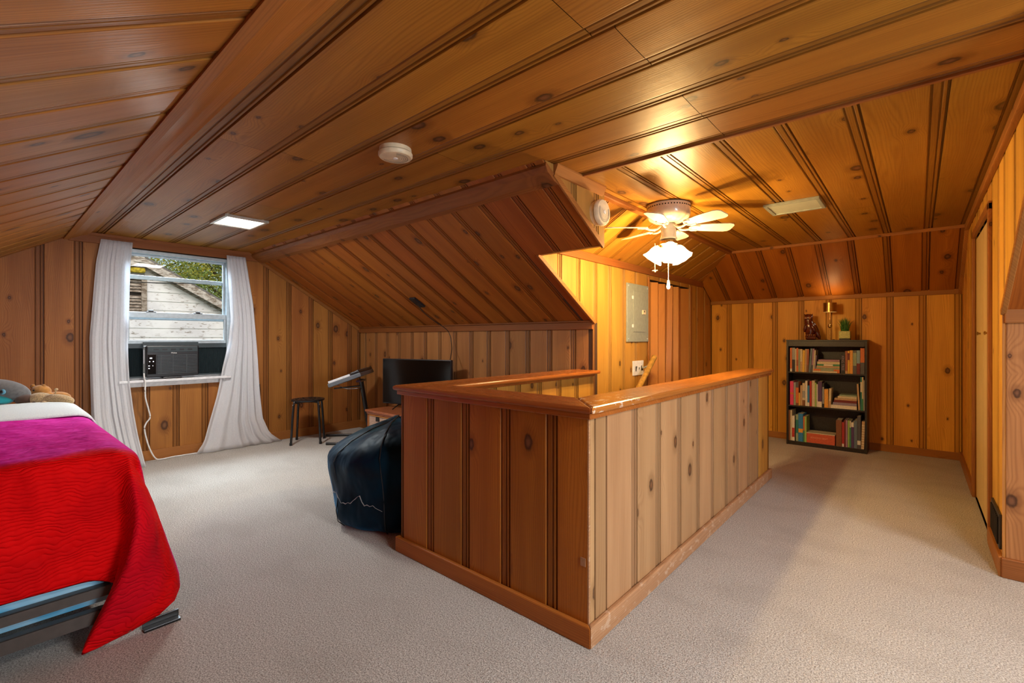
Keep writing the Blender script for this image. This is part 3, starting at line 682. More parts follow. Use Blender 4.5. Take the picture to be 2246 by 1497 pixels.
# ------------------------------------------------------------------ air conditioner
ac = thing('air_conditioner', (XW-.02, 1.28, .815), 'black window air conditioner with lit controls, resting in the lower sash', 'air conditioner')
Ax = XW + .075; B0, B1, Z0, Z1 = 1.06, 1.50, .82, 1.13
m = MB(); m.box((XW-.35, B0+.005, Z0), (Ax-.02, B1-.005, Z1-.008)); m.build('cabinet', 'black', ac, bevel=.006)
m = MB(); m.box((Ax-.02, B0, Z0), (Ax, B1, Z1)); m.build('front_panel', 'black', ac, bevel=.010)
m = MB(); m.box((Ax, B0+.012, Z1-.063), (Ax+.004, B1-.012, Z1-.010)); tv = m.build('top_vent', 'charcoal', ac, bevel=.002)
for i in range(5): m = MB(); m.box((Ax+.003, B0+.06+i*.07, Z1-.045), (Ax+.007, B0+.10+i*.07, Z1-.032)); m.build('vent_slot', 'black', tv)
for i in range(13):
    z = .852 + i*.0148; m = MB(); m.box((Ax, B0+.088, z), (Ax+.010, B1-.018, z+.006)); m.build('grille_slat', 'grille', ac)
for y in (B0+.115, B0+.215, B0+.33):
    m = MB(); m.box((Ax, y, .850), (Ax+.009, y+.003, 1.042)); m.build('grille_rib', 'greyd', ac)
m = MB(); m.box((Ax, B0+.012, .85), (Ax+.004, B0+.078, 1.045)); m.build('control_panel', 'screen', ac, bevel=.002)
for y, z, a, b in ((1.098, 1.008, .018, .009), (1.088, .975, .008, .005), (1.117, .975, .008, .006), (1.083, .933, .010, .005), (1.083, .908, .010, .006), (1.113, .934, .003, .006)):
    m = MB(); m.box((Ax+.003, y-a/2, z-b/2), (Ax+.006, y+a/2, z+b/2)); m.build('control_light', 'led', ac)
def text(s, size, loc, rot, mat, parent, name='lettering', align='CENTER', depth=.0006, font_scale=(1, 1)):
    cu = bpy.data.curves.new(name, 'FONT'); cu.body = s; cu.size = size; cu.align_x = align; cu.align_y = 'CENTER'; cu.extrude = depth
    cu.resolution_u = 3
    tmp = bpy.data.objects.new(name, cu); COL.objects.link(tmp)
    dg = bpy.context.evaluated_depsgraph_get(); me = bpy.data.meshes.new_from_object(tmp.evaluated_get(dg))
    bpy.data.objects.remove(tmp); o = bpy.data.objects.new(name, me); COL.objects.link(o); me.materials.clear(); me.materials.append(M[mat] if isinstance(mat, str) else mat)
    o.matrix_world = Matrix.Translation(loc) @ rot.to_4x4() @ Matrix.Diagonal((font_scale[0], font_scale[1], 1, 1))
    if parent: o.parent = parent; o.matrix_parent_inverse = parent.matrix_world.inverted() if parent.matrix_world != Matrix() else Matrix.Translation(-parent.location)
    return o
ROT_PX = Matrix(((0, 0, 1), (1, 0, 0), (0, 1, 0)))      # text faces +x, reads along +y
ROT_MY = Matrix(((1, 0, 0), (0, 0, -1), (0, 1, 0)))     # text faces -y, reads along +x
text('Midea', .020, (Ax+.002, 1.285, 1.056), ROT_PX, 'white', ac, 'brand_lettering')
m = MB(); m.box((Ax-.03, B0-.02, 1.13), (Ax-.018, B1, 1.165)); m.build('top_bracket', 'charcoal', ac)
for a, b in ((A0-.01, B0-.004), (B1+.004, A1+.01)):
    m = MB(); n = 12 if b-a < .2 else 20; rows = [[], []]
    for i in range(n*2+1):
        y = a + (b-a)*i/(n*2); x = XW-.03 + (.016 if i % 2 else 0)
        rows[0].append(Vector((x, y, .815))); rows[1].append(Vector((x, y, 1.14)))
    m.grid(rows); pnl = m.build('accordion_panel', 'charcoal', ac, solid=.002, smooth=False)
    for q0, q1 in ((1.105, 1.15), (.815, .83)): m = MB(); m.box((XW-.035, a, q0), (XW-.005, b, q1)); m.build('panel_rail', 'charcoal', ac)
m = MB(); m.box((Ax-.03, B0-.017, .955), (Ax-.02, B0-.008, 1.09)); m.build('label_strip', 'greyl', ac)
cord = [(Ax-.02, B0-.012, .86), (Ax+.01, 1.045, .82), (-5.59, 1.046, .78), (-5.585, 1.046, .64), (-5.60, 1.072, .52), (-5.60, 1.085, .437), (-5.60, 1.055, .385), (-5.60, 1.042, .33), (-5.60, 1.062, .21), (-5.595, 1.09, .11), (-5.60, 1.13, .03), (-5.62, 1.18, .012), (-5.655, 1.27, .009), (-5.66, 1.40, .009), (-5.655, 1.55, .009)]
def smoothpath(p, k=6):
    P = [Vector(q) for q in p]; out_ = []
    for i in range(len(P)-1):
        a = P[max(i-1, 0)]; b = P[i]; c = P[i+1]; d = P[min(i+2, len(P)-1)]
        for j in range(k):
            t = j/k; out_.append(.5*((2*b) + (c-a)*t + (2*a-5*b+4*c-d)*t*t + (3*b-a-3*c+d)*t**3))
    return out_ + [P[-1]]
m = MB(); m.tube(smoothpath(cord), .0065, 8); m.build('power_cord', 'cord', ac)

m = MB(); m.box((XW+.035, 1.195, .801), (XW+.072, 1.355, .818)); rc = m.build('remote_control', 'black', None, bevel=.006); tag(rc, 'slim black remote control lying on the white window sill', 'remote control')
for i in range(6): m = MB(); m.box((XW+.045, 1.24+i*.015, .817), (XW+.062, 1.249+i*.015, .821)); m.build('button', 'greyd', rc)

# ------------------------------------------------------------------ curtains
def curtain(name, label, top, left, right, x0, amp, folds, bottomx, nz=44, nu=90, seed=0):
    """left/right: lists (z, y); x0: distance plane; bottomx: list (z, x)"""
    rr = random.Random(seed); ph = [rr.uniform(0, 6.28) for _ in range(6)]
    def ip(tab, z):
        for (z0, a), (z1, b) in zip(tab, tab[1:]):
            if z0 >= z >= z1: t = (z0-z)/(z0-z1); return a + (b-a)*t
        return tab[-1][1]
    rows = []
    for i in range(nz+1):
        z = top*(1 - i/nz) + .004; yl, yr, bx = ip(left, z), ip(right, z), ip(bottomx, z); row = []
        for k in range(nu+1):
            u = k/nu; h = 1 - i/nz
            uu = u + .10*math.sin(2.6*u + ph[4] + 1.2*h) + .03*math.sin(9*u + 3*h)
            a = amp*(.30 + .70*(1-h))*(math.sin(2*math.pi*folds*uu + ph[0] + .9*math.sin(2.2*h+ph[1])) + .55*math.sin(2*math.pi*folds*.43*uu + ph[5]) + .30*math.sin(2*math.pi*folds*2.3*uu + ph[2] + 1.5*h))
            row.append(Vector((bx + a, yl + (yr-yl)*u, z)))
        rows.append(row)
    m = MB(); m.grid(rows); o = m.build(name, 'sheer', None, solid=.0012, smooth=True)
    return tag(o, label, 'curtain', 'sheer curtains at the gable window')
curtain('sheer_curtain', 'left sheer white curtain hanging straight beside the bed and window', 2.112,
        [(2.12, .735), (1.9, .70), (1.2, .655), (.5, .66), (0, .72)], [(2.12, .965), (1.9, .945), (1.3, .93), (1.15, .925), (.8, .93), (.5, .955), (.25, .985), (0, 1.02)],
        XW, .013, 5, [(2.12, XW+.05), (1.0, XW+.06), (.3, XW+.16), (0, XW+.27)], seed=3)
curtain('sheer_curtain', 'right sheer white curtain with its hem spread over the carpet', 2.10,
        [(2.11, 1.765), (1.4, 1.80), (1.15, 1.775), (.9, 1.72), (.6, 1.665), (.35, 1.60), (.12, 1.54), (0, 1.46)], [(2.11, 1.955), (1.6, 2.03), (1.0, 2.07), (.6, 2.09), (.3, 2.12), (.12, 2.19), (.04, 2.28), (0, 2.33)],
        XW, .016, 5, [(2.11, XW+.05), (1.0, XW+.07), (.3, XW+.08), (0, XW+.10)], seed=11)
m = MB(); m.box((XW+.001, 2.065, .50), (XW+.012, 2.12, .60)); oo = m.build('wall_outlet', 'white', None, bevel=.004); tag(oo, 'white wall outlet beside the right curtain', 'outlet')
m = MB(); m.box((XW+.012, 2.075, .53), (XW+.05, 2.11, .68)); ad = m.build('power_adapter', 'black', None, bevel=.004); tag(ad, 'black power adapter plugged into the outlet beside the right curtain', 'adapter')

# ------------------------------------------------------------------ stool
SC = (-5.335, 2.508)
stl = thing('stool', (*SC, 0), 'black four-legged round stool with a perforated seat', 'stool')
legs = [(-5.29, 2.292), (-5.546, 2.472), (-5.127, 2.554), (-5.375, 2.723)]
m = MB(); m.lathe([(.001, .478), (.165, .478), (.178, .485), (.18, .497), (.172, .502), (.001, .498)], (*SC, 0), 36); m.build('seat', 'black', stl)
for a, rr_ in [(k*30, .13) for k in range(12)] + [(k*60+15, .075) for k in range(6)]:
    m = MB(); m.lathe([(.011, .4995), (.011, .5035)], (SC[0]+rr_*math.cos(R(a)), SC[1]+rr_*math.sin(R(a)), 0), 10); m.build('seat_hole', 'hole', stl)
for lx, ly in legs:
    dx, dy = lx-SC[0], ly-SC[1]
    m = MB(); m.tube(smoothpath([(SC[0]+dx*.25, SC[1]+dy*.25, .474), (SC[0]+dx*.70, SC[1]+dy*.70, .472), (SC[0]+dx*.84, SC[1]+dy*.84, .448), (SC[0]+dx*.98, SC[1]+dy*.98, .06), (lx, ly, .004)], 4), .013, 10); lg = m.build('leg', 'blackm', stl)
    m = MB(); m.lathe([(.015, .001), (.015, .03)], (lx, ly, 0), 10); m.build('foot_cap', 'black', lg)
    m = MB(); m.ball((SC[0]+dx*.87, SC[1]+dy*.87, .448), .008, 8, 5); m.build('bolt', 'alu', lg)

# ------------------------------------------------------------------ keyboard on a column stand
e = Vector((.70, .714, 0)); p = Vector((.714, -.70, 0)); KC = Vector((-5.06, 2.86, 0))
ks = thing('keyboard_stand', KC, 'black column stand with flat floor bars under the tilted keyboard', 'keyboard stand')
for s_, off in ((1, (-5.02, 2.565)), (-1, (-5.46, 2.79))):
    a = Vector((off[0], off[1], .016)); m = MB(); m.tube([a, a + Vector((.34, .36, 0))], .015, 10); m.build('floor_bar', 'blackm', ks)
fa = Vector((-5.02, 2.565, .016)) + Vector((.32, .34, 0)); fb = Vector((-5.46, 2.79, .016)) + Vector((.32, .34, 0))
m = MB(); m.tube([fa, fb], .016, 10); m.build('cross_bar', 'blackm', ks)
pb = (fa+fb)/2 + Vector((.10, -.10, 0)); pt = pb + Vector((-.19, -.19, .74)) + e*.0
ptop = Vector((-4.80, 2.87, .72)); pb = Vector((-4.94, 3.08, .03))
m = MB(); m.tube([pb, ptop], .026, 14); m.build('column', 'blackm', ks)
m = MB(); m.tube([ptop + Vector((0, 0, -.06)), ptop + Vector((0, 0, -.04)) - e*.30 + Vector((0, 0, -.05))], .008, 8); m.build('brace', 'blackm', ks)
m = MB(); m.bar(ptop - p*.12, ptop + p*.12, .05, .02); m.build('top_plate', 'blackm', ks)
tilt = Vector((e.x*.94, e.y*.94, .34)); nrm = Vector((-e.x*.34, -e.y*.34, .94))
kb = thing('keyboard', (-5.0, 2.75, .72), 'tilted digital keyboard with white keys, seen from its end', 'keyboard')
base_ = Vector((-4.92, 2.555, .655))
def kbox(u0, u1, q0, q1, n0, n1, name, mat, bev=.004, par=None):
    c_ = [base_ + tilt*u + p*q_ + nrm*n0 for u, q_ in ((u0, q0), (u1, q0), (u1, q1), (u0, q1))]
    m = MB(); m.prism(c_, nrm*(n1-n0)); return m.build(name, mat, par or kb, bevel=bev)
kbox(0, .375, -.62, .04, 0, .045, 'body', 'kbody', .008)
for i in range(26): kbox(.012, .26, -.61 + i*.0245, -.61 + i*.0245 + .0228, .045, .068, 'white_key', 'keyw', .001)
kbox(.27, .37, -.62, .04, .045, .078, 'control_panel', 'black', .012)
for i in range(4): kbox(.31, .33, -.55+i*.14, -.51+i*.14, .078, .084, 'knob', 'greyd', .002)
kc_ = base_ + tilt*.1 + p*.03
m = MB(); m.tube(smoothpath([kc_, kc_ + e*.10 + Vector((0, 0, -.045)), kc_ + e*.25 + Vector((0, 0, -.04)), ptop + Vector((0, 0, -.10))]), .0035, 6); m.build('cable', 'black', kb)

# ------------------------------------------------------------------ television cabinet, television, antenna
cb = thing('media_cabinet', (-4.05, 3.0, 0), 'red-brown wooden cabinet with wicker drawer fronts under the television', 'cabinet')
c0, c1, cy0, cy1, cz = -4.54, -3.45, 2.76, 3.28, .43
m = MB(); m.box((c0, cy0, cz-.025), (c1, cy1, cz)); m.build('top', 'cabwood', cb, bevel=.005)
m = MB(); m.box((c0+.015, cy0+.02, 0), (c0+.04, cy1-.01, cz-.025)); m.box((c1-.04, cy0+.02, 0), (c1-.015, cy1-.01, cz-.025)); m.box((c0+.04, cy1-.03, .04), (c1-.04, cy1-.01, cz-.025)); m.box((c0+.04, cy0+.03, .03), (c1-.04, cy1-.03, .05)); m.build('carcass', 'cabwood', cb, bevel=.003)
m = MB(); m.box((c0+.015, cy0+.012, cz-.045), (c1-.015, cy0+.022, cz-.025)); m.box((-4.005, cy0+.012, .03), (-3.985, cy0+.025, cz-.045)); m.build('face_frame', 'cabwood', cb, bevel=.002)
for x0_, x1_ in ((c0+.05, -4.015), (-3.975, c1-.05)):
    for z0_, z1_ in ((.06, .215), (.225, .38)):
        m = MB(); m.box((x0_, cy0+.016, z0_), (x1_, cy0+.30, z1_)); d_ = m.build('drawer', 'wicker', cb, bevel=.004)
        m = MB(); k_ = .010; y_ = cy0+.010
        m.box((x0_, y_, z0_), (x1_, y_+.01, z0_+k_)); m.box((x0_, y_, z1_-k_), (x1_, y_+.01, z1_)); m.box((x0_, y_, z0_), (x0_+k_, y_+.01, z1_)); m.box((x1_-k_, y_, z0_), (x1_, y_+.01, z1_)); m.build('drawer_frame', M['trimgx'], d_)
        xm = (x0_+x1_)/2 - .06; m = MB(); m.box((xm-.03, cy0+.008, z1_-.058), (xm+.03, cy0+.018, z1_-.012)); m.build('handle_hole', 'hole', d_)
tvv = thing('television', (-4.1, 3.1, cz), 'black flat-screen television on the media cabinet in the corner', 'television')
ta, tb = Vector((-4.55, 2.99, 0)), Vector((-3.64, 3.21, 0)); td = (tb-ta).normalized(); tn = Vector((td.y, -td.x, 0)); TZ0, TZ1 = .472, .975
m = MB(); m.prism([ta + Vector((0,0,TZ0)), tb + Vector((0,0,TZ0)), tb + Vector((0,0,TZ1)), ta + Vector((0,0,TZ1))], -tn*.035); m.build('housing', 'black', tvv, bevel=.006)
i_ = td*.010; m = MB(); m.prism([ta + i_ + Vector((0,0,TZ0+.014)), tb - i_ + Vector((0,0,TZ0+.014)), tb - i_ + Vector((0,0,TZ1-.010)), ta + i_ + Vector((0,0,TZ1-.010))], tn*.002); m.build('screen', 'screen', tvv)
for f_ in (.24, .76):
    b0 = ta.lerp(tb, f_) - tn*.015
    for sg in (1, -1):
        m = MB(); m.tube([b0 + Vector((0,0,TZ0)), b0 + tn*.13*sg + td*(f_-.5)*-.10 + Vector((0,0,cz+.006))], .006, 8); m.build('foot', 'blackm', tvv)
an = Vector((-3.90, 2.985, zM(2.985))) ; 
at = thing('wall_antenna', tuple(an), 'flat black antenna box stuck on the rear slope above the television', 'antenna')
m = MB(); a_ = [an + nm*.002 + EX*x + vm*y for x, y in ((-.045, -.085), (.045, -.085), (.045, .075), (-.045, .075))]; m.prism(a_, nm*.02); m.build('body', 'black', at, bevel=.004)
m = MB(); m.tube(smoothpath([an + nm*.02 + vm*.03, an + nm*.05 + vm*.10, (-3.86, 3.14, 1.40), (-3.84, 3.34, 1.28), (-3.79, 3.35, 1.12), (-3.72, 3.27, .99), (-3.70, 3.22, .93)]), .004, 6); m.build('cable', 'black', at)

# ------------------------------------------------------------------ bean bag
BC = Vector((-2.675, 1.925, 0)); rr = random.Random(5)
prof_b = [(.30, 0), (.39, .012), (.425, .05), (.435, .12), (.43, .20), (.44, .28), (.462, .37), (.468, .425), (.435, .475), (.35, .52), (.20, .555), (.02, .565)]
rows = []; NB = 72
for j, (r_, z_) in enumerate(prof_b):
    row = []
    for k in range(NB+1):
        a = 2*math.pi*k/NB; f_ = z_/.58
        rad = r_*(1 + .03*math.sin(3*a+1.2+4*z_) + .018*math.sin(7*a+9*z_) + .014*math.sin(13*a-14*z_))
        x = math.cos(a)*rad; y = math.sin(a)*rad
        sl = (x*.753 + y*.658)/.5; zz = z_ + f_**1.6*(.10 + .135*sl) + .012*f_*math.sin(5*a)
        px_ = BC.x + x - .02*f_; py_ = BC.y + y - .02*f_
        if px_ > -2.245: px_ = -2.245 - .02*(px_+2.245)
        row.append(Vector((px_, py_, max(.002, zz))))
    rows.append(row)
m = MB(); m.grid(rows); bb_ = m.build('beanbag_chair', 'bean', None, subd=1, smooth=True)
tag(bb_, 'dark navy satin beanbag slumped behind the left corner of the half wall', 'beanbag')
for a0 in (215, 262, 310, 20, 90, 155):
    k = int(a0/360*NB); m = MB(); m.tube([r_[k] for r_ in rows[1:]], .0032, 6); m.build('seam', 'black', bb_)
zz_ = [.0, .018, .012, .024, -.002, -.012, -.030, -.026, -.034, -.022, -.028, -.006, .004, .020, .026, -.010, -.028, -.022, -.032, -.030, -.046, -.052, -.066]
ptz = []
for i, dz_ in enumerate(zz_):
    kf = (252 + i*2.6)/360*NB; k = int(kf); fr_ = kf - k
    a = rows[3][k].lerp(rows[3][(k+1) % NB], fr_); b = rows[5][k].lerp(rows[5][(k+1) % NB], fr_); q_ = a.lerp(b, .5)
    q_ = q_ + Vector(((q_-BC).x, (q_-BC).y, 0)).normalized()*.006; ptz.append(q_ + Vector((0, 0, dz_ + .01 + rr.uniform(-.003, .003))))
m = MB(); m.tube(ptz, [.0008 + .0022*rr.random() for _ in ptz], 5); m.build('scuff_mark', 'scuff', bb_)

# ------------------------------------------------------------------ bed
FX, SY0, SY1, BX0 = -2.40, -.74, .40, -4.85
bed = thing('bed', (-3.6, -.17, 0), 'single bed on a dark metal frame with a blue box spring', 'bed')
m = MB(); m.box((BX0, SY0, .37), (FX-.02, SY1, .735)); m.build('mattress', 'mattress', bed, bevel=.05)
m = MB(); m.box((BX0, SY0, .15), (FX-.03, SY1-.02, .37)); m.build('box_spring', 'tick', bed, bevel=.03)
def rail(x, z0, z1, nm_):
    m = MB(); m.box((x, SY0, z0), (x+.004, SY1-.06, z1)); m.box((x-.03, SY0, z1-.004), (x+.004, SY1-.06, z1)); m.build(nm_, 'rail', bed, bevel=.001)
rail(FX+.004, .196, .236, 'upper_rail'); rail(FX+.004, .098, .150, 'lower_rail')
m = MB(); m.box((BX0, SY1-.02, .11), (FX, SY1-.014, .15)); m.build('side_rail', 'rail', bed)
for lx, ly in ((FX+.01, SY1-.02), (FX+.01, SY0+.1), (BX0+.2, SY1-.05), (BX0+.2, SY0+.1)):
    m = MB(); m.box((lx-.02, ly-.02, .03), (lx+.02, ly+.02, .15)); lg = m.build('leg', 'rail', bed, bevel=.002)
m = MB(); m.box((FX-.01, .44, .0), (FX+.03, .565, .010)); m.box((FX-.01, .44, .010), (FX-.004, .565, .035)); m.build('foot_bracket', 'blackm', bed, bevel=.001)
# quilt: top sheet, front drop, hanging corner
E_ = [(-2.38, .364, .695), (-2.38, .355, .583), (-2.38, .354, .476), (-2.38, .357, .367), (-2.38, .361, .294), (-2.38, .366, .250), (-2.382, .367, .236), (-2.384, .367, .230)]
L_ = [(-2.381, .389, .704), (-2.278, .4, .612), (-2.252, .409, .515), (-2.23, .389, .435), (-2.227, .365, .345), (-2.26, .336, .248), (-2.325, .293, .114), (-2.355, .249, .012)]
R_ = [(-2.453, .42, .689), (-2.461, .466, .557), (-2.465, .503, .439), (-2.455, .538, .313), (-2.437, .566, .209), (-2.422, .593, .104), (-2.408, .539, .028), (-2.37, .257, .010)]
hem = lambda y: .272 - .03*max(0, (y-.1)) + .006*math.sin(9*y)
rows = []; ny = 30
def qtop(x):
    row = []
    for k in range(ny+1):
        u = k/ny; y = -.762 + u*1.102; row.append(Vector((x, y, .752 + .006*math.sin(7*y+3*x) + .004*math.sin(13*x+2*y))))
    row += [Vector((x, .375, .748)), Vector((x, .405, .738)), Vector((x, .425, .722)), Vector((x, .438, .70)), Vector((x, .455, .60)), Vector((x, .475, .45)), Vector((x, .49, .32))]
    return row
xs_ = [-3.95 + .1*i for i in range(15)] + [-2.50, -2.45]
for x in xs_: rows.append(qtop(x))
r0 = qtop(-2.415)
for k, v in enumerate(r0):
    v.z -= .006 if k <= ny+2 else 0; v.y -= .012 if k > ny+1 else 0
rows.append(r0)
def lerp3(a, b, t): return Vector(a).lerp(Vector(b), t)
for i in range(8):
    t = i/7; row = []; e0 = Vector(E_[i]); z0 = .722
    for k in range(ny+1):
        u = k/ny; y = -.762 + u*(e0.y+.762); zh = hem(y); zt = .728 - (.728-zh)*t if u < .93 else None
        if zt is None: s_ = (u-.93)/.07; zt = (.728 - (.728-zh)*t)*(1-s_) + e0.z*s_
        bulge = .012*math.sin(5.2*y + 1.0) * math.sin(math.pi*min(1, t*1.1)) + .006*math.sin(17*y+5*t)*t
        row.append(Vector((-2.392 + .018*min(1, t*3) + bulge*.9 - .01*t, y, zt)))
    L0, R0 = Vector(L_[i]), Vector(R_[i]); pocket = (e0 + L0)/2 + Vector((-.065, 0, 0))*min(1, t*2.5)
    if i == 7: pocket = (e0+L0)/2 + Vector((-.05, 0, 0))
    row += [pocket, L0 + Vector((-.012, -.004, 0)), L0, lerp3(L0, R0, .35) + Vector((.022, .01, 0))*(1 if 0 < i < 7 else 0), lerp3(L0, R0, .7) + Vector((.015, .012, 0))*(1 if 0 < i < 7 else 0), R0, R0 + Vector((-.10, .005, 0))*(1 if i < 6 else .2)]
    rows.append(row)
m = MB(); m.grid(rows); q_ = m.build('quilt', 'quilt', None, solid=.010, subd=1, smooth=True)
tag(q_, 'magenta and red quilted bedspread hanging over the foot of the bed', 'bedspread')
# folded white blanket
rows = []
for i, (x, dz) in enumerate(((-4.50, .0), (-4.49, .022), (-4.44, .034), (-4.3, .036), (-4.0, .034), (-3.75, .032), (-3.66, .026), (-3.645, .012), (-3.655, .002))):
    row = []
    for k in range(25):
        y = -.762 + 1.137*k/24; row.append(Vector((x + .05*(y), y, .758 + dz*.45 + .003*math.sin(11*y+2*i))))
    row += [Vector((x+.02, .41, .746+dz*.45)), Vector((x+.022, .45, .715+dz*.5)), Vector((x+.024, .465, .60)), Vector((x+.024, .49, .40))]
    rows.append(row)
m = MB(); m.grid(rows); b_ = m.build('folded_blanket', 'sheet', None, solid=.008, subd=1, smooth=True)
tag(b_, 'white blanket folded across the bed beside the stuffed toys', 'blanket')
# toys
sh = thing('shark_plush', (-4.60, .12, .74), 'grey and teal stuffed shark head with blue eye and zigzag teeth', 'stuffed toy')
D = Vector((math.cos(R(41.14+0)), math.sin(R(41.14)), 0)); F_ = Vector((-.658, .753, 0))       # across / away from the bed foot
def orient(c, ang=0):
    return Matrix((D, F_, Vector((0, 0, 1)))).transposed() @ Matrix.Rotation(ang, 3, 'Y')
C0 = Vector((-4.56, .135, .845))
m = MB(); m.ball(C0 - D*.045 + EZ*.008, (.165, .085, .070), 24, 14, orient(0, R(12))); m.build('head', 'shark', sh)
m = MB(); m.ball(C0 - D*.06 - F_*.052 - EZ*.036, (.125, .06, .040), 20, 10, orient(0, R(8))); m.build('jaw', 'teal', sh)
m = MB(); m.ball(C0 + D*.035 - F_*.078 + EZ*.008, (.017, .010, .017), 14, 8, orient(0)); ey = m.build('eye', 'eyeblue', sh)
m = MB(); m.ball(C0 + D*.035 - F_*.086 + EZ*.008, (.010, .006, .011), 12, 8, orient(0)); m.build('pupil', 'black', ey)
m = MB()
for i in range(9):
    q0 = C0 + D*(-.12 + i*.017) - F_*.113 - EZ*(.038 - .0025*abs(i-3)); m.prism([q0, q0 + D*.015, q0 + D*.0075 + EZ*.012], F_*.008)
m.build('teeth', 'white', sh)
m = MB(); m.prism([C0 - D*.10 + EZ*.07, C0 - D*.16 + EZ*.12, C0 - D*.13 + EZ*.06], F_*.015); m.build('fin', 'shark', sh, bevel=.004)
br = thing('bear_plush', (-4.70, .30, .74), 'small orange stuffed bear lying against the window wall side', 'stuffed toy')
C1 = Vector((-4.70, .285, .822))
m = MB(); m.ball(C1, (.062, .05, .048), 20, 12, orient(0)); m.build('head', 'orange', br)
m = MB(); m.ball(C1 + D*.05 - EZ*.025, (.035, .03, .025), 14, 8, orient(0)); m.build('muzzle', 'orange', br)
for s_ in (-.055, .02): m = MB(); m.ball(C1 + D*s_ + EZ*.036, (.018, .010, .018), 10, 6, orient(0)); m.build('ear', 'orange', br)
m = MB(); m.ball(C1 + D*.0 - F_*.048 + EZ*.014, .006, 8, 6); m.build('eye', 'black', br)
m = MB(); m.ball(C1 + D*.07 + F_*.05 - EZ*.045, (.09, .05, .04), 16, 8, orient(0)); m.build('body', 'orange', br)
dg_ = thing('dog_plush', (-4.47, .33, .74), 'tan corduroy stuffed dog with a dark brown ear lying at the edge of the bed', 'stuffed toy')
C2 = Vector((-4.46, .255, .795))
m = MB(); m.ball(C2 + D*.02, (.075, .05, .042), 20, 12, orient(0)); m.build('head', 'tan', dg_)
m = MB(); m.ball(C2 - D*.05 - F_*.03 - EZ*.002, (.052, .05, .036), 16, 10, orient(0)); m.build('ear', 'brown', dg_)
m = MB(); m.tube([C2 + D*.03 - EZ*.004, C2 + D*.08 - EZ*.006, C2 + D*.14 - EZ*.003, C2 + D*.20 - EZ*.010, C2 + D*.245 - EZ*.018], [.040, .036, .037, .032, .017], 16); m.build('body', 'tan', dg_, subd=1)
m = MB(); m.tube([C2 + D*.06 - F_*.035 - EZ*.02, C2 + D*.12 - F_*.05 - EZ*.028], [.020, .016], 12); m.build('leg', 'tan', dg_, subd=1)
m = MB(); m.ball(C2 + D*.03 - F_*.052 - EZ*.024, .012, 10, 6); m.build('nose', 'brown', dg_)
m = MB(); m.tube([C2 + D*.12 + EZ*.034, C2 + D*.125 + EZ*.058], .004, 6); m.ball(C2 + D*.127 + EZ*.062, .010, 8, 6); m.build('tail', 'tan', dg_)

# ------------------------------------------------------------------ ceiling fittings
def detector(name, c, axis, label, r=.075, h=.042):
    q_ = Vector((0,0,1)).rotation_difference(Vector(axis)).to_matrix()
    t = thing(name, c, label, 'smoke alarm')
    m = MB(); m.lathe([(.001, 0), (r*.93, 0), (r*.95, h*.45), (r*.90, h*.47), (r*.90, h*.53), (r, h*.55), (r, h*.80), (r*.92, h*.97), (r*.5, h*1.03), (.001, h*1.03)], c, 40, q_); m.build('housing', 'cream', t)
    m = MB(); m.lathe([(r*.905, h*.46), (r*.905, h*.54)], c, 36, q_, caps=False); m.build('vent_gap', 'creamg', t)
    for k, rk in enumerate((.24, .36, .48, .60, .72)):
        pts_ = [Vector(c) + q_ @ Vector((r*rk*math.cos(R(a)), r*rk*math.sin(R(a)), h*1.01)) for a in range(-120, 121, 15)]
        m = MB(); m.tube(pts_, .0015, 5); m.build('slot', 'creamg', t)
    m = MB(); m.lathe([(.012, h*1.0), (.012, h*1.10)], c, 14, q_); m.build('test_button', 'white', t)
    return t
detector('smoke_alarm', (-2.015, 1.40, ZC), (0,0,-1), 'round cream smoke alarm in the middle of the flat ceiling', r=.086, h=.048)
detector('smoke_alarm', (X1, 2.555, 1.985), (1,0,0), 'round cream alarm on the small wall beside the ceiling fan', r=.082, h=.06)
def ledpanel(x0, y0, x1, y1, label, on):
    t = thing('ceiling_light', ((x0+x1)/2, (y0+y1)/2, ZC), label, 'ceiling light')
    f = .024; m = MB(); z0, z1 = ZC-.020, ZC-.001
    m.box((x0, y0, z0), (x1, y0+f, z1)); m.box((x0, y1-f, z0), (x1, y1, z1)); m.box((x0, y0+f, z0), (x0+f, y1-f, z1)); m.box((x1-f, y0+f, z0), (x1, y1-f, z1)); m.build('frame', 'fanbody' if on else 'grey', t, bevel=.003)
    m = MB(); m.box((x0+f, y0+f, ZC-.014), (x1-f, y1-f, ZC-.004)); m.build('diffuser', 'panel_on' if on else 'panel_off', t)
ledpanel(-4.42, 1.25, -4.04, 1.575, 'lit square ceiling panel light near the window', True)
ledpanel(-.85, 3.745, -.505, 4.06, 'unlit grey square ceiling panel light in the rear alcove', False)
ledpanel(.72, 1.0, 1.08, 1.36, 'added out-of-view fill panel on the ceiling at the camera side', True)  # unseen fixture added to go with the fill lamp

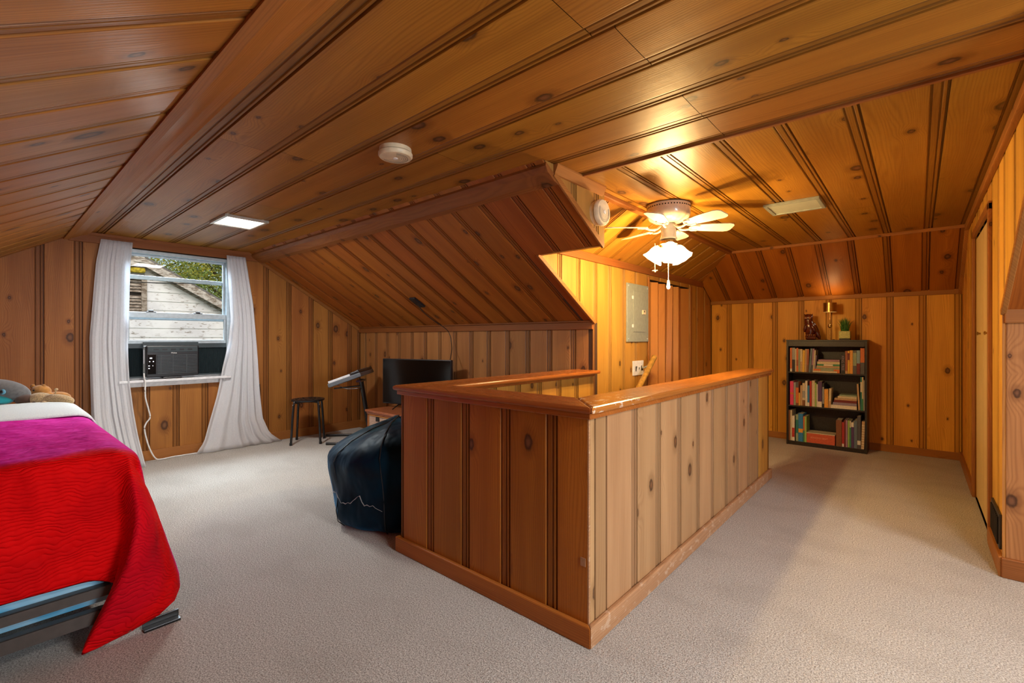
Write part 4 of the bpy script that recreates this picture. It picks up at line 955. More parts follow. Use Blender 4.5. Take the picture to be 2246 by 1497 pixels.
# ------------------------------------------------------------------ ceiling fan
fc = Vector((-1.37, 3.30, 0)); fan = thing('ceiling_fan', (fc.x, fc.y, ZC), 'cream six-blade ceiling fan with a lit tulip-glass light kit', 'ceiling fan')
m = MB(); m.lathe([(.145, 2.169), (.152, 2.165), (.152, 2.125), (.150, 2.09), (.135, 2.065), (.10, 2.045), (.06, 2.035), (.001, 2.034)], fc, 48); hs_ = m.build('housing', 'fanbody', fan)
for k in range(48):
    a = 2*math.pi*k/48; d_ = Vector((math.cos(a), math.sin(a), 0)); m = MB(); m.bar(fc + d_*.1515 + EZ*2.140, fc + d_*.1515 + EZ*2.148, .009, .003, up=tuple(d_)); m.build('vent_slot', 'hole', hs_)
m = MB(); m.lathe([(.001, 2.034), (.045, 2.034), (.05, 2.02), (.053, 2.005), (.053, 1.94), (.06, 1.93), (.06, 1.92), (.001, 1.92)], fc, 32); m.build('switch_housing', 'fanbody', fan)
m = MB(); m.lathe([(.001, 1.92), (.045, 1.92), (.062, 1.905), (.062, 1.885), (.035, 1.865), (.001, 1.862)], fc, 32); m.build('light_fitter', 'brass', fan)
for k in range(6):
    a = R(-20 + 60*k); d_ = Vector((math.cos(a), math.sin(a), 0)); s_ = Vector((-d_.y, d_.x, 0)); up_ = (EZ + s_*.21).normalized(); sd = up_.cross(d_).normalized()
    o_ = fc + EZ*2.008
    pts_ = [(.155, -.030), (.17, -.042), (.30, -.060), (.42, -.066), (.448, -.056), (.462, -.035), (.462, .035), (.448, .056), (.42, .066), (.30, .060), (.17, .042), (.155, .030)]
    m = MB(); m.prism([o_ + d_*r_ + sd*w_ - up_*.003 for r_, w_ in pts_], up_*.006); bl_ = m.build('blade', 'blade', fan, bevel=.001)
    m = MB(); m.tube(smoothpath([fc + d_*.045 + EZ*2.028, fc + d_*.085 + EZ*1.995, fc + d_*.13 + EZ*1.992, o_ + d_*.165 - up_*.006]), .008, 8)
    m.tube(smoothpath([o_ + d_*.215 + sd*.035 - up_*.006, o_ + d_*.17 + sd*.035 - up_*.006, o_ + d_*.150 - up_*.006, o_ + d_*.17 - sd*.035 - up_*.006, o_ + d_*.215 - sd*.035 - up_*.006]), .006, 8)
    m.build('blade_iron', 'fanbody', fan)
for k in range(3):
    a = R(-60 + 120*k); d_ = Vector((math.cos(a), math.sin(a), 0)); ax_ = (d_*.62 - EZ*.78).normalized()
    q_ = Vector((0,0,1)).rotation_difference(ax_).to_matrix(); o_ = fc + d_*.045 + EZ*1.885
    m = MB(); m.lathe([(.016, -.01), (.020, .01), (.026, .022), (.024, .03)], o_, 20, q_); m.build('lamp_holder', 'brass', fan)
    m = MB(); m.lathe([(.026, .020), (.042, .035), (.052, .060), (.056, .085), (.064, .110), (.076, .128)], o_, 40, q_, caps=False, ripple=.06, rn=8); m.build('lamp_shade', 'shadeglass', fan, solid=.003, smooth=True)
pc = fc + Vector((.02, -.05, 0))
m = MB(); m.tube([pc + EZ*1.90, pc + EZ*1.615], .0028, 6); ch = m.build('pull_chain', 'cream', fan); m = MB(); m.lathe([(.004, 1.62), (.008, 1.61), (.011, 1.585), (.014, 1.57), (.011, 1.557), (.003, 1.552)], pc, 16); m.build('pull_knob', 'knobglow', ch)
pc = fc + Vector((-.09, -.03, 0)); m = MB(); m.tube([pc + EZ*1.90, pc + EZ*1.70], .002, 6); ch = m.build('pull_chain', 'cream', fan); m = MB(); m.ball(pc + EZ*1.695, .009, 10, 6); m.tube([pc + EZ*1.70 - EX*.02, pc + EZ*1.70 + EX*.02], .003, 6); m.build('pull_knob', 'cream', ch)

# ------------------------------------------------------------------ electrical panel, wall plate, folding door, handrail
pn = thing('electrical_panel', (X0, 4.19, 1.17), 'grey metal electrical panel box with latched door on the golden wall', 'electrical panel')
m = MB(); m.box((X0+.001, 3.965, 1.168), (X0+.016, 4.42, 1.722)); m.build('cover', 'grey', pn, bevel=.004)
m = MB(); m.box((X0+.016, 4.08, 1.262), (X0+.022, 4.33, 1.655)); d_ = m.build('door', 'grey', pn, bevel=.003)
m = MB(); m.box((X0+.022, 4.262, 1.435), (X0+.032, 4.325, 1.478)); m.build('latch', 'cream', d_, bevel=.002); m = MB(); m.box((X0+.031, 4.285, 1.455), (X0+.034, 4.30, 1.472)); m.build('latch_slot', 'hole', d_)
for z_ in (1.32, 1.59): m = MB(); m.box((X0+.016, 4.066, z_-.015), (X0+.024, 4.082, z_+.015)); m.build('hinge', 'white', pn)
for y_, z_ in ((3.99, 1.195), (4.39, 1.195), (3.99, 1.695), (4.39, 1.695)): m = MB(); m.ball((X0+.017, y_, z_), .008, 8, 5); m.build('screw', 'alu', pn)
wp_ = thing('wall_plate', (X0, 4.21, .915), 'white wall plate with dark cut-outs below the electrical panel', 'wall plate')
m = MB(); m.box((X0+.001, 4.095, .843), (X0+.009, 4.325, .985)); m.build('plate', 'white', wp_, bevel=.004)
for y0_, z0_, y1_, z1_ in ((4.15, .885, 4.162, .93), (4.15, .92, 4.18, .93), (4.15, .905, 4.172, .912), (4.268, .888, 4.28, .935), (4.268, .888, 4.30, .897), (4.285, .897, 4.297, .915)):
    m = MB(); m.box((X0+.009, y0_, z0_), (X0+.012, y1_, z1_)); m.build('dark_mark', 'black', wp_)
m = MB(); m.bar((X0+.011, 4.215, .900), (X0+.011, 4.235, .918), .002, .003); m.bar((X0+.011, 4.215, .918), (X0+.011, 4.235, .900), .002, .003); m.build('dark_mark', 'black', wp_)
d2 = MB(); d2.box((X0-.10, OY0-.01, -.2), (X0-.09, OY1+.01, OZ1)); fd = struct('door_2', d2, 'hole', 'folding accordion door with wood-look vertical pleats beside the electrical panel')
nf = 10
ys_ = [OY0, OY0+.17, OY0+.24, OY0+.36, OY0+.42, OY0+.52, OY0+.56, OY0+.76, OY0+.80, OY0+.98, OY1]
for i in range(nf):
    y0_, y1_ = ys_[i], ys_[i+1]; x_a, x_b = (X0-.01, X0-.055) if i % 2 == 0 else (X0-.055, X0-.01)
    sh_ = .06 if i in (5, 6, 7) else 0
    me = bpy.data.meshes.new('door_fold'); z0_, z1_ = -.1, OZ1-.01
    vs = []; nzf = 10
    for j in range(nzf+1):
        t = j/nzf; z_ = z0_ + (z1_-z0_)*t; o1 = (.07 if i in (5, 6) else 0)*math.sin(math.pi*t*.5)**2
        o2 = (.07 if i in (4, 5) else 0)*math.sin(math.pi*t*.5)**2
        vs += [(x_a, y0_ + o1, z_), (x_b, y1_ + o2, z_), (x_b-.008, y1_ + o2, z_), (x_a-.008, y0_ + o1, z_)]
    fs = [(4*j, 4*j+1, 4*j+5, 4*j+4) for j in range(nzf)] + [(4*j+2, 4*j+3, 4*j+7, 4*j+6) for j in range(nzf)]
    me.from_pydata(vs, [], fs); ul = me.uv_layers.new(name='UVMap')
    for lp in me.loops: v_ = me.vertices[lp.vertex_index].co; ul.data[lp.index].uv = (v_.y + i*3, v_.z)
    me.materials.append(M['fold']); o = bpy.data.objects.new('door_fold', me); COL.objects.link(o); o.parent = fd
hr = thing('stair_handrail', (-1.95, 4.1, .6), 'round wooden handrail slanting down into the stairwell below the wall plate', 'handrail')
h1, h0 = Vector((-1.955, 4.372, 1.02)), Vector((-1.955, 4.10, .80)); dd = (h1-h0).normalized()
m = MB(); m.tube([h1, h1 - dd*2.2], .026, 16); m.build('rail', 'pole', hr)
for t in (.10, 1.2): c_ = h1 - dd*t; m = MB(); m.tube([c_ - Vector((0, 0, .01)), (X0+.01, c_.y, c_.z-.05)], .007, 8); m.build('bracket', 'alu', hr)

# ------------------------------------------------------------------ closet doors and floor vent
dr = MB(); dr.box((X3+.07, DY0, 0), (X3+.08, DY1, DZ1)); dd_ = struct('door_1', dr, 'hole', 'pale bifold closet door on the right wall')
for a, b, hy in ((DY0+.006, 4.437, 4.17), (4.443, DY1-.006, 4.64)):
    me = bpy.data.meshes.new('door_panel'); x_ = X3+.006
    vs = [(x_, a, .015), (x_, b, .015), (x_, b, DZ1-.01), (x_, a, DZ1-.01), (x_+.03, a, .015), (x_+.03, b, .015), (x_+.03, b, DZ1-.01), (x_+.03, a, DZ1-.01)]
    me.from_pydata(vs, [], [(0,3,2,1),(4,5,6,7),(0,1,5,4),(1,2,6,5),(2,3,7,6),(3,0,4,7)]); ul = me.uv_layers.new(name='UVMap')
    for lp in me.loops: v_ = me.vertices[lp.vertex_index].co; ul.data[lp.index].uv = (v_.y, v_.z)
    me.materials.append(M['door']); o = bpy.data.objects.new('door_panel', me); COL.objects.link(o); o.parent = dd_
    m = MB(); m.lathe([(.001, 0), (.006, 0), (.006, .008), (.012, .013), (.012, .018), (.001, .021)], (x_, hy, 1.235), 16, Vector((0,0,1)).rotation_difference(Vector((-1,0,0))).to_matrix()); m.build('door_knob', 'brassd', o)
vt = thing('floor_vent', (X3, 3.62, .2), 'dark metal air register at the foot of the closet wall', 'vent')
m = MB(); m.box((X3-.012, 3.455, .115), (X3-.001, 3.80, .295)); m.build('frame', 'vent', vt, bevel=.003)
for i in range(9): m = MB(); m.box((X3-.018, 3.475+i*.034, .135), (X3-.010, 3.495+i*.034, .275)); m.build('louvre', 'hole', vt)

# ------------------------------------------------------------------ bookcase and what is on it
K0, K1, KF, KB, KT = -1.132, -.398, 6.05, 6.325, 1.185
bk = thing('bookcase', (-.765, 6.19, 0), 'black-brown three-shelf bookcase full of books against the end wall', 'bookcase')
m = MB(); m.box((K0, KF, 0), (K0+.020, KB, KT-.016)); m.build('side_panel', 'bookcase', bk, bevel=.0015)
m = MB(); m.box((K1-.020, KF, 0), (K1, KB, KT-.016)); m.build('side_panel', 'bookcase', bk, bevel=.0015)
m = MB(); m.box((K0-.002, KF-.004, KT-.016), (K1+.002, KB, KT)); m.build('top', 'bookcase', bk, bevel=.002)
m = MB(); m.box((K0+.02, KF+.002, 1.112), (K1-.02, KF+.018, KT-.016)); m.build('top_fascia', 'bookcase', bk, bevel=.0015)
for z_ in (.826, .448, .045): m = MB(); m.box((K0+.02, KF+.004, z_-.015), (K1-.02, KB-.006, z_)); m.build('shelf', 'bookcase', bk, bevel=.0015)
m = MB(); m.box((K0+.02, KF+.01, 0), (K1-.02, KF+.024, .030)); m.build('kick_plate', 'bookcase', bk)
m = MB(); m.box((K0+.02, KB-.006, .02), (K1-.02, KB-.001, KT-.016)); m.build('back_panel', 'bookcase', bk)
CN = {'red': (.45, .03, .02), 'darkred': (.16, .012, .012), 'orange': (.62, .16, .03), 'rust': (.33, .09, .03), 'yellow': (.72, .45, .04), 'amber': (.75, .36, .05), 'cream': (.62, .55, .38), 'white': (.72, .69, .60),
      'grey': (.32, .33, .32), 'darkgrey': (.09, .09, .10), 'black': (.015, .014, .018), 'green': (.05, .26, .13), 'sage': (.27, .36, .24), 'lime': (.30, .48, .12), 'teal': (.02, .20, .18), 'blue': (.03, .22, .50),
      'navy': (.03, .05, .14), 'purple': (.09, .04, .14), 'mauve': (.36, .20, .30), 'pink': (.72, .05, .18), 'brown': (.20, .075, .025), 'tan': (.50, .33, .18), 'slate': (.12, .17, .22), 'lilac': (.28, .24, .36), 'skyblue': (.22, .36, .45)}
def book_up(x0, x1, z, zt, col, label, bands=(), lean=0, depth=None, group=None, title=None, tcol='white', tsize=.02):
    dp_ = depth or min(.235, max(.13, (zt-z)*.72)); y0 = KF + .008 + rnd.uniform(0, .012); w_ = x1-x0; h_ = zt-z
    t = .0016 if w_ > .012 else .001; base_l = Vector(((x0+x1)/2, y0, z))
    rt_ = Matrix.Translation(base_l) @ Matrix.Rotation(R(lean), 4, 'Y')
    m = MB(); m.box((-w_/2, 0, 0), (w_/2, t, h_)); m.box((-w_/2, t, 0), (-w_/2+t, dp_, h_)); m.box((w_/2-t, t, 0), (w_/2, dp_, h_))
    o = m.build('book', bookmat(CN[col])); tag(o, label, 'book', group)
    m = MB(); m.box((-w_/2+t, t, .003), (w_/2-t, dp_-.003, h_-.003)); m.build('pages', 'pages', o)
    for (b0, b1, bc) in bands:
        m = MB(); m.box((-w_/2+.0002, -.0006, h_*b0), (w_/2-.0002, .0002, h_*b1)); m.build('spine_label', bookmat(CN[bc]), o)
    o.matrix_world = rt_
    if title:
        tr = Matrix(((0, 1, 0), (0, 0, -1), (-1, 0, 0)))    # reads top to bottom on the spine
        tx = text(title, tsize, (0, 0, 0), Matrix.Identity(3), bookmat(CN[tcol]), None, 'spine_title')
        tx.parent = o; tx.matrix_world = rt_ @ (Matrix.Translation((0, -.0012, h_*.54)) @ tr.to_4x4())
        tx.matrix_parent_inverse = Matrix.Identity(4)
        tx.matrix_basis = Matrix.Translation((0, -.0012, h_*.54)) @ tr.to_4x4()
    return o
def book_flat(x0, x1, z0, z1, col, label, bands=(), group=None):
    y0 = KF + .01 + rnd.uniform(0, .01); dp_ = .17; t = .0016
    m = MB(); m.box((x0, y0, z0), (x1, y0+t, z1)); m.box((x0, y0+t, z0), (x1, y0+dp_, z0+t)); m.box((x0, y0+t, z1-t), (x1, y0+dp_, z1))
    o = m.build('book', bookmat(CN[col]), loc=((x0+x1)/2, y0, z0)); tag(o, label, 'book', group)
    def ch(a, b, mm, nm_):
        m = MB(); m.box(a, b); q = m.build(nm_, mm, None, loc=((x0+x1)/2, y0, z0)); q.parent = o; q.location = (0, 0, 0)
    ch((x0+.003, y0+t, z0+t), (x1-.003, y0+dp_-.004, z1-t), M['pages'], 'pages')
    for (b0, b1, bc) in bands: ch((x0+(x1-x0)*b0, y0-.0006, z0+.0004), (x0+(x1-x0)*b1, y0+.0002, z1-.0004), bookmat(CN[bc]), 'spine_label')
    return o
ORD = ['first', 'second', 'third', 'fourth', 'fifth', 'sixth', 'seventh', 'eighth', 'ninth', 'tenth', 'eleventh', 'twelfth', 'thirteenth', 'fourteenth', 'fifteenth', 'sixteenth', 'seventeenth', 'eighteenth']
S1 = [(-1.098, -1.079, 1.095, 'orange', [(0, .12, 'white')]), (-1.077, -1.048, 1.096, 'grey', [(0, .5, 'black')]), (-1.047, -1.036, 1.083, 'cream', []), (-1.035, -1.017, 1.092, 'orange', [(.25, .5, 'rust')]), (-1.016, -1.001, 1.081, 'sage', []),
      (-1.0, -.979, 1.081, 'cream', [(0, .45, 'tan')]), (-.978, -.957, 1.069, 'yellow', []), (-.956, -.940, 1.082, 'tan', []), (-.939, -.920, 1.082, 'rust', [(0, .3, 'brown')]), (-.918, -.899, 1.089, 'slate', []), (-.897, -.882, 1.089, 'mauve', [(0, .3, 'darkgrey')]), (-.880, -.868, 1.072, 'cream', []), (-.866, -.857, 1.015, 'lilac', [])]
for i, (a, b, zt, c_, bd) in enumerate(S1):
    book_up(a, b, .826, zt, c_, '%s-spined book, %s from the left of the upright books on the top shelf' % (c_, ORD[i]), bd, lean=(4 if i >= 9 else 1.2 if i > 5 else 0), group='books on the top shelf')
S1r = [(-.625, -.588, 1.031, 'black', [], 'KING TREE'), (-.586, -.566, 1.067, 'rust', [(0, .12, 'tan')], None), (-.564, -.548, 1.069, 'yellow', [(.6, .9, 'darkred')], None), (-.547, -.521, 1.074, 'amber', [], None), (-.519, -.489, 1.074, 'darkgrey', [(.35, .9, 'sage')], None), (-.487, -.459, 1.075, 'skyblue', [(0, .45, 'darkred')], None), (-.456, -.422, 1.098, 'orange', [(0, .45, 'darkgrey')], None)]
for i, (a, b, zt, c_, bd, ti) in enumerate(S1r):
    book_up(a, b, .826, zt, c_, '%s-spined book, %s right of the flat stack on the top shelf' % (c_, ORD[i]), bd, group='books on the top shelf', title=ti, tcol='lilac', tsize=.032)
for i, (a, b, z0, z1, c_, bd) in enumerate([(-.872, -.634, .827, .846, 'orange', [(0, .9, 'cream')]), (-.872, -.634, .847, .866, 'orange', [(.28, .78, 'sage')]), (-.849, -.634, .867, .880, 'sage', []), (-.845, -.634, .881, .901, 'tan', []), (-.838, -.634, .902, .920, 'green', [(.3, .7, 'white')]), (-.838, -.634, .921, .947, 'cream', []), (-.827, -.634, .949, .970, 'mauve', [])]):
    book_flat(a, b, z0, z1, c_, '%s book lying flat, %s from the bottom of the top-shelf stack' % (c_, ORD[i]), bd, group='stacked books on the top shelf')
S2 = [(-1.098, -1.064, .715, 'pink', [(.45, .53, 'orange')]), (-1.062, -1.043, .704, 'grey', [(0, .5, 'sage')]), (-1.041, -1.014, .710, 'orange', [(.76, 1, 'darkgrey'), (0, .1, 'brown')]), (-1.013, -1.0, .591, 'yellow', []), (-.999, -.979, .675, 'tan', []), (-.978, -.952, .700, 'cream', [(.35, .66, 'grey'), (0, .25, 'brown')]), (-.950, -.931, .728, 'white', []),
      (-.929, -.911, .677, 'blue', [(0, .18, 'white')]), (-.909, -.889, .726, 'red', []), (-.887, -.861, .734, 'cream', []), (-.859, -.846, .712, 'lime', []), (-.844, -.833, .698, 'white', []), (-.831, -.794, .727, 'purple', [(0, .22, 'white')]), (-.791, -.775, .710, 'black', [(.15, .85, 'grey')]), (-.772, -.737, .648, 'amber', []), (-.735, -.715, .658, 'cream', [(.0, .35, 'tan')])]
for i, (a, b, zt, c_, bd) in enumerate(S2):
    book_up(a, b, .448, zt, c_, '%s-spined book, %s from the left on the middle shelf' % (c_, ORD[i]), bd, lean=(2 if i > 14 else 0), group='books on the middle shelf')
for i, (a, b, zt, c_, bd, ln) in enumerate([(-.473, -.458, .722, 'tan', [], -3), (-.456, -.443, .797, 'teal', [(.55, .85, 'white')], 0), (-.442, -.431, .796, 'cream', [(0, .35, 'green')], 0), (-.430, -.4225, .765, 'white', [], 0)]):
    book_up(a, b, .448, zt, c_, '%s-spined book, %s right of the flat stack on the middle shelf' % (c_, ORD[i]), bd, lean=ln, group='books on the middle shelf')
for i, (a, b, z0, z1, c_, bd) in enumerate([(-.712, -.486, .449, .485, 'white', []), (-.695, -.486, .486, .514, 'purple', [(0, 1, 'lilac')]), (-.685, -.486, .515, .540, 'darkred', []), (-.680, -.486, .541, .560, 'tan', []), (-.652, -.486, .561, .582, 'cream', []), (-.639, -.486, .583, .598, 'sage', [])]):
    book_flat(a, b, z0, z1, c_, '%s book lying flat, %s from the bottom of the middle-shelf stack' % (c_, ORD[i]), bd, group='stacked books on the middle shelf')
S3 = [(-1.111, -1.097, .387, 'brown', []), (-1.095, -1.080, .387, 'cream', []), (-1.078, -1.053, .325, 'white', [(.15, .52, 'red')]), (-1.041, -1.018, .344, 'sage', [(.3, .8, 'teal')]), (-1.016, -.972, .357, 'blue', [(.32, .46, 'amber')]), (-.969, -.956, .330, 'orange', [(0, .45, 'green')]), (-.955, -.938, .330, 'lime', [])]
for i, (a, b, zt, c_, bd) in enumerate(S3):
    book_up(a, b, .045, zt, c_, '%s-spined book, %s from the left on the bottom shelf' % (c_, ORD[i]), bd, group='books on the bottom shelf')
S3r = [(-.666, -.617, .326, 'brown', []), (-.614, -.597, .306, 'red', [(0, .12, 'white')]), (-.596, -.583, .330, 'darkred', []), (-.581, -.566, .332, 'mauve', []), (-.564, -.550, .330, 'lime', []), (-.548, -.536, .327, 'cream', [(0, .75, 'green')]), (-.534, -.512, .314, 'purple', [(.82, 1, 'white')]), (-.510, -.484, .336, 'slate', []), (-.482, -.453, .384, 'darkgrey', [(.12, .25, 'white')]), (-.450, -.425, .335, 'tan', [(k*.09+.02, k*.09+.06, 'cream') for k in range(10)])]
for i, (a, b, zt, c_, bd) in enumerate(S3r):
    book_up(a, b, .045, zt, c_, '%s-spined book, %s right of the orange box on the bottom shelf' % (c_, ORD[i]), bd, lean=(1.5 if i == 9 else 0), group='books on the bottom shelf')
ob_ = thing('storage_box', (-.807, 6.06, .045), 'orange-red keepsake box with faint lettering lying on the bottom shelf', 'box')
m = MB(); m.box((-.936, 6.058, .046), (-.676, 6.24, .150)); m.build('box_body', bookmat((.55, .10, .04)), ob_, bevel=.002)
m = MB(); m.box((-.938, 6.056, .1505), (-.674, 6.243, .158)); m.build('box_lid', bookmat(CN['cream']), ob_, bevel=.001)
text("SEASON'S BEST", .024, (-.82, 6.0565, .105), ROT_MY, bookmat((.78, .36, .20)), ob_, 'box_lettering')
# owl
ow = thing('owl_figurine', (-.91, 6.17, KT), 'glossy dark brown ceramic owl standing left on the bookcase', 'figurine')
oc = Vector((-.915, 6.17, KT))
def blob(c_, r_, ang=0, n=22, m_=14): mm = MB(); mm.ball(c_, r_, n, m_, Matrix.Rotation(ang, 3, 'Y')); return mm
m = MB(); m.box((oc.x-.045, oc.y-.04, KT), (oc.x+.055, oc.y+.04, KT+.05)); m.build('base', 'owl', ow, bevel=.014)
m = MB()
pr_ = [(-.02, .035, .03), (.0, .048, .08), (-.005, .058, .13), (-.012, .055, .175), (-.018, .044, .205), (-.02, .042, .225), (-.02, .045, .25), (-.02, .040, .275), (-.02, .024, .29)]
rws = []
for cx, r_, z_ in pr_:
    rws.append([oc + Vector((cx + r_*math.cos(2*math.pi*k/24), .85*r_*math.sin(2*math.pi*k/24), z_)) for k in range(25)])
m.grid(rws); m.build('body', 'owl', ow, subd=1, smooth=True)
m = MB(); m.tube([oc + Vector((.0, .01, .20)), oc + Vector((.035, .015, .14)), oc + Vector((.07, .02, .05)), oc + Vector((.09, .02, .002))], [.035, .038, .026, .010], 14); m.build('tail', 'owl', ow, subd=1)
m = blob(oc + Vector((.028, -.02, .135)), (.026, .035, .062), R(-25)); m.build('wing', 'owl', ow); m = blob(oc + Vector((-.045, -.02, .14)), (.022, .03, .055), R(14)); m.build('wing', 'owl', ow)
for s_ in (-1, 1):
    m = MB(); b0 = oc + Vector((-.02 + s_*.030, 0, .268)); m.tube([b0, b0 + Vector((s_*.009, 0, .025))], [.014, .002], 10); m.build('ear_tuft', 'owl', ow)
    m = MB(); m.ball(oc + Vector((-.022 + s_*.019, -.036, .247)), (.014, .008, .014), 14, 8); m.build('eye', 'owleye', ow)
m = MB(); m.tube([oc + Vector((-.022, -.040, .238)), oc + Vector((-.022, -.050, .222))], [.007, .001], 8); m.build('beak', 'owl', ow)
for i in range(5): m = MB(); m.ball(oc + Vector((-.04 + i*.018, -.036, .053)), (.008, .010, .008), 8, 6); m.build('claw', 'owleye', ow)
# brass lamp
lp = thing('table_lamp', (-.733, 6.17, KT), 'slim brass table lamp with a cylindrical shade in the middle of the bookcase top', 'lamp')
lc = Vector((-.733, 6.17, 0))
m = MB(); m.lathe([(.001, KT), (.045, KT), (.045, KT+.005), (.01, KT+.009), (.001, KT+.01)], lc, 28); m.build('base', 'brass', lp)
m = MB(); m.tube([lc + EZ*(KT+.005), lc + EZ*1.57], .0065, 12); m.build('stem', 'brass', lp)
m = MB(); m.ball(lc + EZ*1.338, .022, 18, 12); m.build('ball', 'brass', lp)
m = MB(); m.lathe([(.062, 1.492), (.062, 1.593), (.060, 1.593), (.060, 1.492)], lc, 40, caps=False); m.build('lamp_shade', 'brassd', lp)
point('table_lamp_bulb', (lc.x, lc.y, 1.55), 1.6, WARM, .02)
m = MB(); m.lathe([(.001, 1.498), (.0595, 1.498), (.0595, 1.501), (.001, 1.501)], lc, 32); m.build('diffuser', 'lampglow', lp)
# grass pot
gp = thing('potted_grass', (-.598, 6.17, KT), 'artificial green grass in a square olive pot right on the bookcase top', 'plant')
m = MB(); m.box((-.648, 6.12, KT+.016), (-.548, 6.22, KT+.095)); m.build('pot', 'pot', gp, bevel=.004); m = MB(); m.box((-.645, 6.123, KT), (-.551, 6.217, KT+.016)); m.build('pot_foot', 'potbase', gp)
gm = random.Random(4)
for q_, (mt, nb) in enumerate((('grass', 110), ('grass2', 45))):
    m = MB()
    for i in range(nb):
        a = gm.uniform(0, 6.28); r0 = gm.uniform(0, .038); b0 = Vector((-.598 + r0*math.cos(a), 6.17 + r0*math.sin(a), KT+.09)); ln = gm.uniform(.10, .165); sp_ = gm.uniform(.0, .5) * (r0/.038 + .25); d_ = Vector((math.cos(a), math.sin(a), 0)); sd = Vector((-d_.y, d_.x, 0))*.0035
        p1 = b0 + EZ*ln*.55 + d_*sp_*ln*.35; p2 = b0 + EZ*ln*(1-.25*sp_) + d_*sp_*ln
        m.add([b0-sd, b0+sd, p1+sd*.8, p1-sd*.8, p2], [(0, 1, 2, 3), (3, 2, 4)])
    o = m.build('grass_tuft', mt, gp, recalc=False, smooth=False); o['kind'] = 'stuff'

# ------------------------------------------------------------------ outdoors
SX = -10.0
shd = thing('neighbour_building', (SX, 1.75, -2.7), 'weathered white clapboard gable of the building outside the window', 'building')
ap = (1.76, 2.52); zr = lambda y: ap[1] - .576*abs(y-ap[0])
z_ = 1.223 - .157*25; i = 0
VY0, VY1, VZ0, VZ1 = 1.56, 1.86, 1.655, 2.20
m = MB(); hw_ = 2.5
m.prism([(SX-.03, ap[0]-hw_, -2.7), (SX-.03, ap[0]+hw_, -2.7), (SX-.03, ap[0]+hw_, zr(ap[0]+hw_)), (SX-.03, ap[0], ap[1]), (SX-.03, ap[0]-hw_, zr(ap[0]-hw_))], (-5, 0, 0)); m.build('wall_core', 'siding', shd)
while z_ < ap[1]-.03:
    z1_ = min(z_ + .160, ap[1]-.01)
    yw = min(hw_, (ap[1]-z_)/.576); yw1 = min(hw_, max(.01, (ap[1]-z1_)/.576))
    segs = [(ap[0]-yw, ap[0]+yw, ap[0]-yw1, ap[0]+yw1)]
    if z1_ > VZ0+.02 and z_ < VZ1-.02: segs = [(ap[0]-yw, VY0, ap[0]-yw1, VY0), (VY1, ap[0]+yw, VY1, ap[0]+yw1)]
    for a, b, a1, b1 in segs:
        if b - a < .02: continue
        m = MB(); m.add([(SX+.014, a, z_), (SX+.014, b, z_), (SX+.002, b1, z1_), (SX+.002, a1, z1_), (SX-.02, a, z_), (SX-.02, b, z_), (SX-.02, b1, z1_), (SX-.02, a1, z1_)], [(0,1,2,3),(4,7,6,5),(0,4,5,1),(2,6,7,3),(1,5,6,2),(0,3,7,4)])
        m.build('clapboard', 'siding', shd)
    z_ += .157
for s_ in (-1, 1):
    y1_ = ap[0] + s_*(hw_+.25)
    m = MB(); m.bar((SX+.16, ap[0], ap[1]+.015), (SX+.16, y1_, zr(y1_)+.015), .03, .13); m.build('rake_board', 'rake', shd)
    m = MB(); m.bar((SX+.02, ap[0], ap[1]-.055), (SX+.02, y1_, zr(y1_)-.055), .04, .05); m.build('rake_trim', 'rake', shd)
    m = MB(); m.prism([(SX+.18, ap[0], ap[1]+.08), (SX+.18, y1_, zr(y1_)+.08), (SX+.18, y1_, zr(y1_)+.11), (SX+.18, ap[0], ap[1]+.115)], (-5.3, 0, 0)); m.build('roof', 'shingle', shd)
m = MB(); m.box((SX+.13, ap[0]-.07, ap[1]-.04), (SX+.185, ap[0]+.07, ap[1]+.10)); m.build('ridge_block', 'rake', shd)
vf = MB(); vf.box((SX, VY1-.045, VZ0), (SX+.035, VY1+.03, VZ1)); vf.box((SX, VY0-.03, VZ0), (SX+.035, VY0+.045, VZ1)); vf.box((SX, VY0-.03, VZ0-.03), (SX+.035, VY1+.03, VZ0+.01)); vf.box((SX, VY0-.03, VZ1), (SX+.035, VY1+.03, VZ1+.05)); vv = vf.build('attic_vent', 'ventwood', shd)
m = MB(); m.box((SX-.02, VY0, VZ0), (SX-.01, VY1, VZ1)); m.build('vent_hole', 'hole', vv)
for i in range(10):
    if i == 5: continue
    z0_ = VZ0 + .02 + i*.052; m = MB(); m.add([(SX+.02, VY0+.04, z0_), (SX+.02, VY1-.04, z0_), (SX-.005, VY1-.04, z0_+.045), (SX-.005, VY0+.04, z0_+.045), (SX+.014, VY0+.04, z0_), (SX+.014, VY1-.04, z0_), (SX-.011, VY1-.04, z0_+.045), (SX-.011, VY0+.04, z0_+.045)], [(0,1,2,3),(7,6,5,4),(0,4,5,1),(3,2,6,7),(0,3,7,4),(1,5,6,2)]); m.build('vent_slat', 'ventwood', vv)
m = MB(); m.box((SX+.0, 1.45, 2.31), (SX+.12, 1.86, 2.40)); m.build('moss_patch', 'yellow_moss', shd, bevel=.03)
lw_ = MB(); lw_.box((-60, -40, -2.8), (20, 60, -2.7)); o = lw_.build('lawn', 'lawn'); tag(o, 'grassy ground outside below the window', 'lawn', kind='stuff')
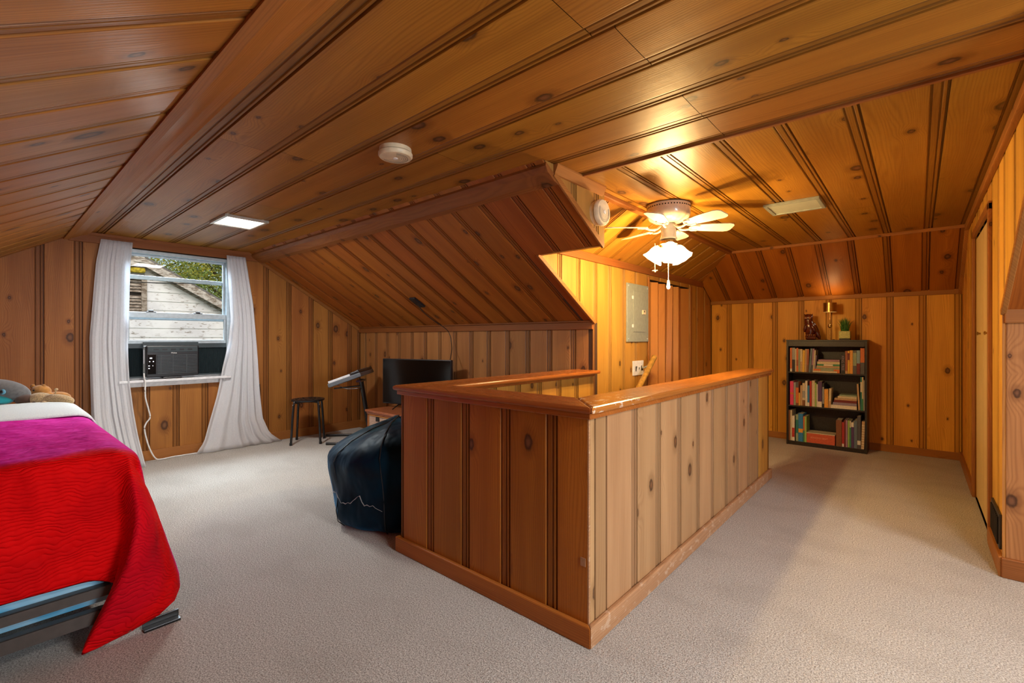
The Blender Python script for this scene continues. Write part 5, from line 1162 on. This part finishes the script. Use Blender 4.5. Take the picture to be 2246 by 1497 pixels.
def tree(x, y, zc, r, n, mat, label, seed):
    rr_ = random.Random(seed); t = thing('tree', (x, y, -2.7), label, 'tree', 'trees behind the white building')
    m = MB(); m.tube([(x, y, -2.7), (x+.1, y-.1, 0), (x-.1, y+.1, zc-.8), (x, y, zc+1.0)], [.22, .17, .12, .03], 10); m.build('trunk', 'bark', t)
    for k in range(16):
        a = rr_.uniform(0, 6.28); el = rr_.uniform(.1, 1.1); b0 = Vector((x, y, zc - 1.6 + rr_.random()*2)); d_ = Vector((math.cos(a)*math.cos(el), math.sin(a)*math.cos(el), math.sin(el))); ln = r*rr_.uniform(.6, .95)
        m = MB(); m.tube([b0, b0 + d_*ln*.5 + Vector((0, 0, .1)), b0 + d_*ln], [.05, .03, .008], 6); m.build('branch', 'bark', t)
    m = MB()
    cl = [(Vector((rr_.gauss(0, .5), rr_.gauss(0, .5), rr_.gauss(0, .36)))*r) for _ in range(60)]
    for i in range(n):
        c_ = rr_.choice(cl); p_ = Vector((x, y, zc)) + c_ + Vector((rr_.gauss(0, .28), rr_.gauss(0, .28), rr_.gauss(0, .16)))
        u_ = Vector((rr_.gauss(0, 1), rr_.gauss(0, 1), rr_.gauss(0, .6))).normalized(); v_ = u_.cross(Vector((rr_.gauss(0, 1), rr_.gauss(0, 1), rr_.gauss(0, 1)))).normalized(); s_ = rr_.uniform(.022, .050)
        m.add([p_ - u_*s_, p_ + v_*s_*.45, p_ + u_*s_, p_ - v_*s_*.45], [(0, 1, 2, 3)])
    o = m.build('foliage', mat, t, recalc=False, smooth=False); o['kind'] = 'stuff'
tree(-15.5, 2.4, 4.1, 2.3, 22000, 'leaf1', 'yellow-green leafy tree rising above the gable peak outside', 1)
tree(-14.6, 4.6, 3.4, 2.0, 20000, 'leaf2', 'darker green tree right of the gable roof outside', 2)
tree(-19, 6.4, 2.2, 2.4, 10000, 'leaf2', 'dark tree farthest behind the gable roof outside', 3)
m = MB(); m.tube([(-9.3, 0.5, 2.05), (-9.3, 1.9, 2.10), (-9.3, 3.2, 2.19), (-9.3, 5, 2.45)], .008, 6); tag(m.build('power_line', 'wire'), 'thin black power line crossing in front of the gable outside', 'power line')
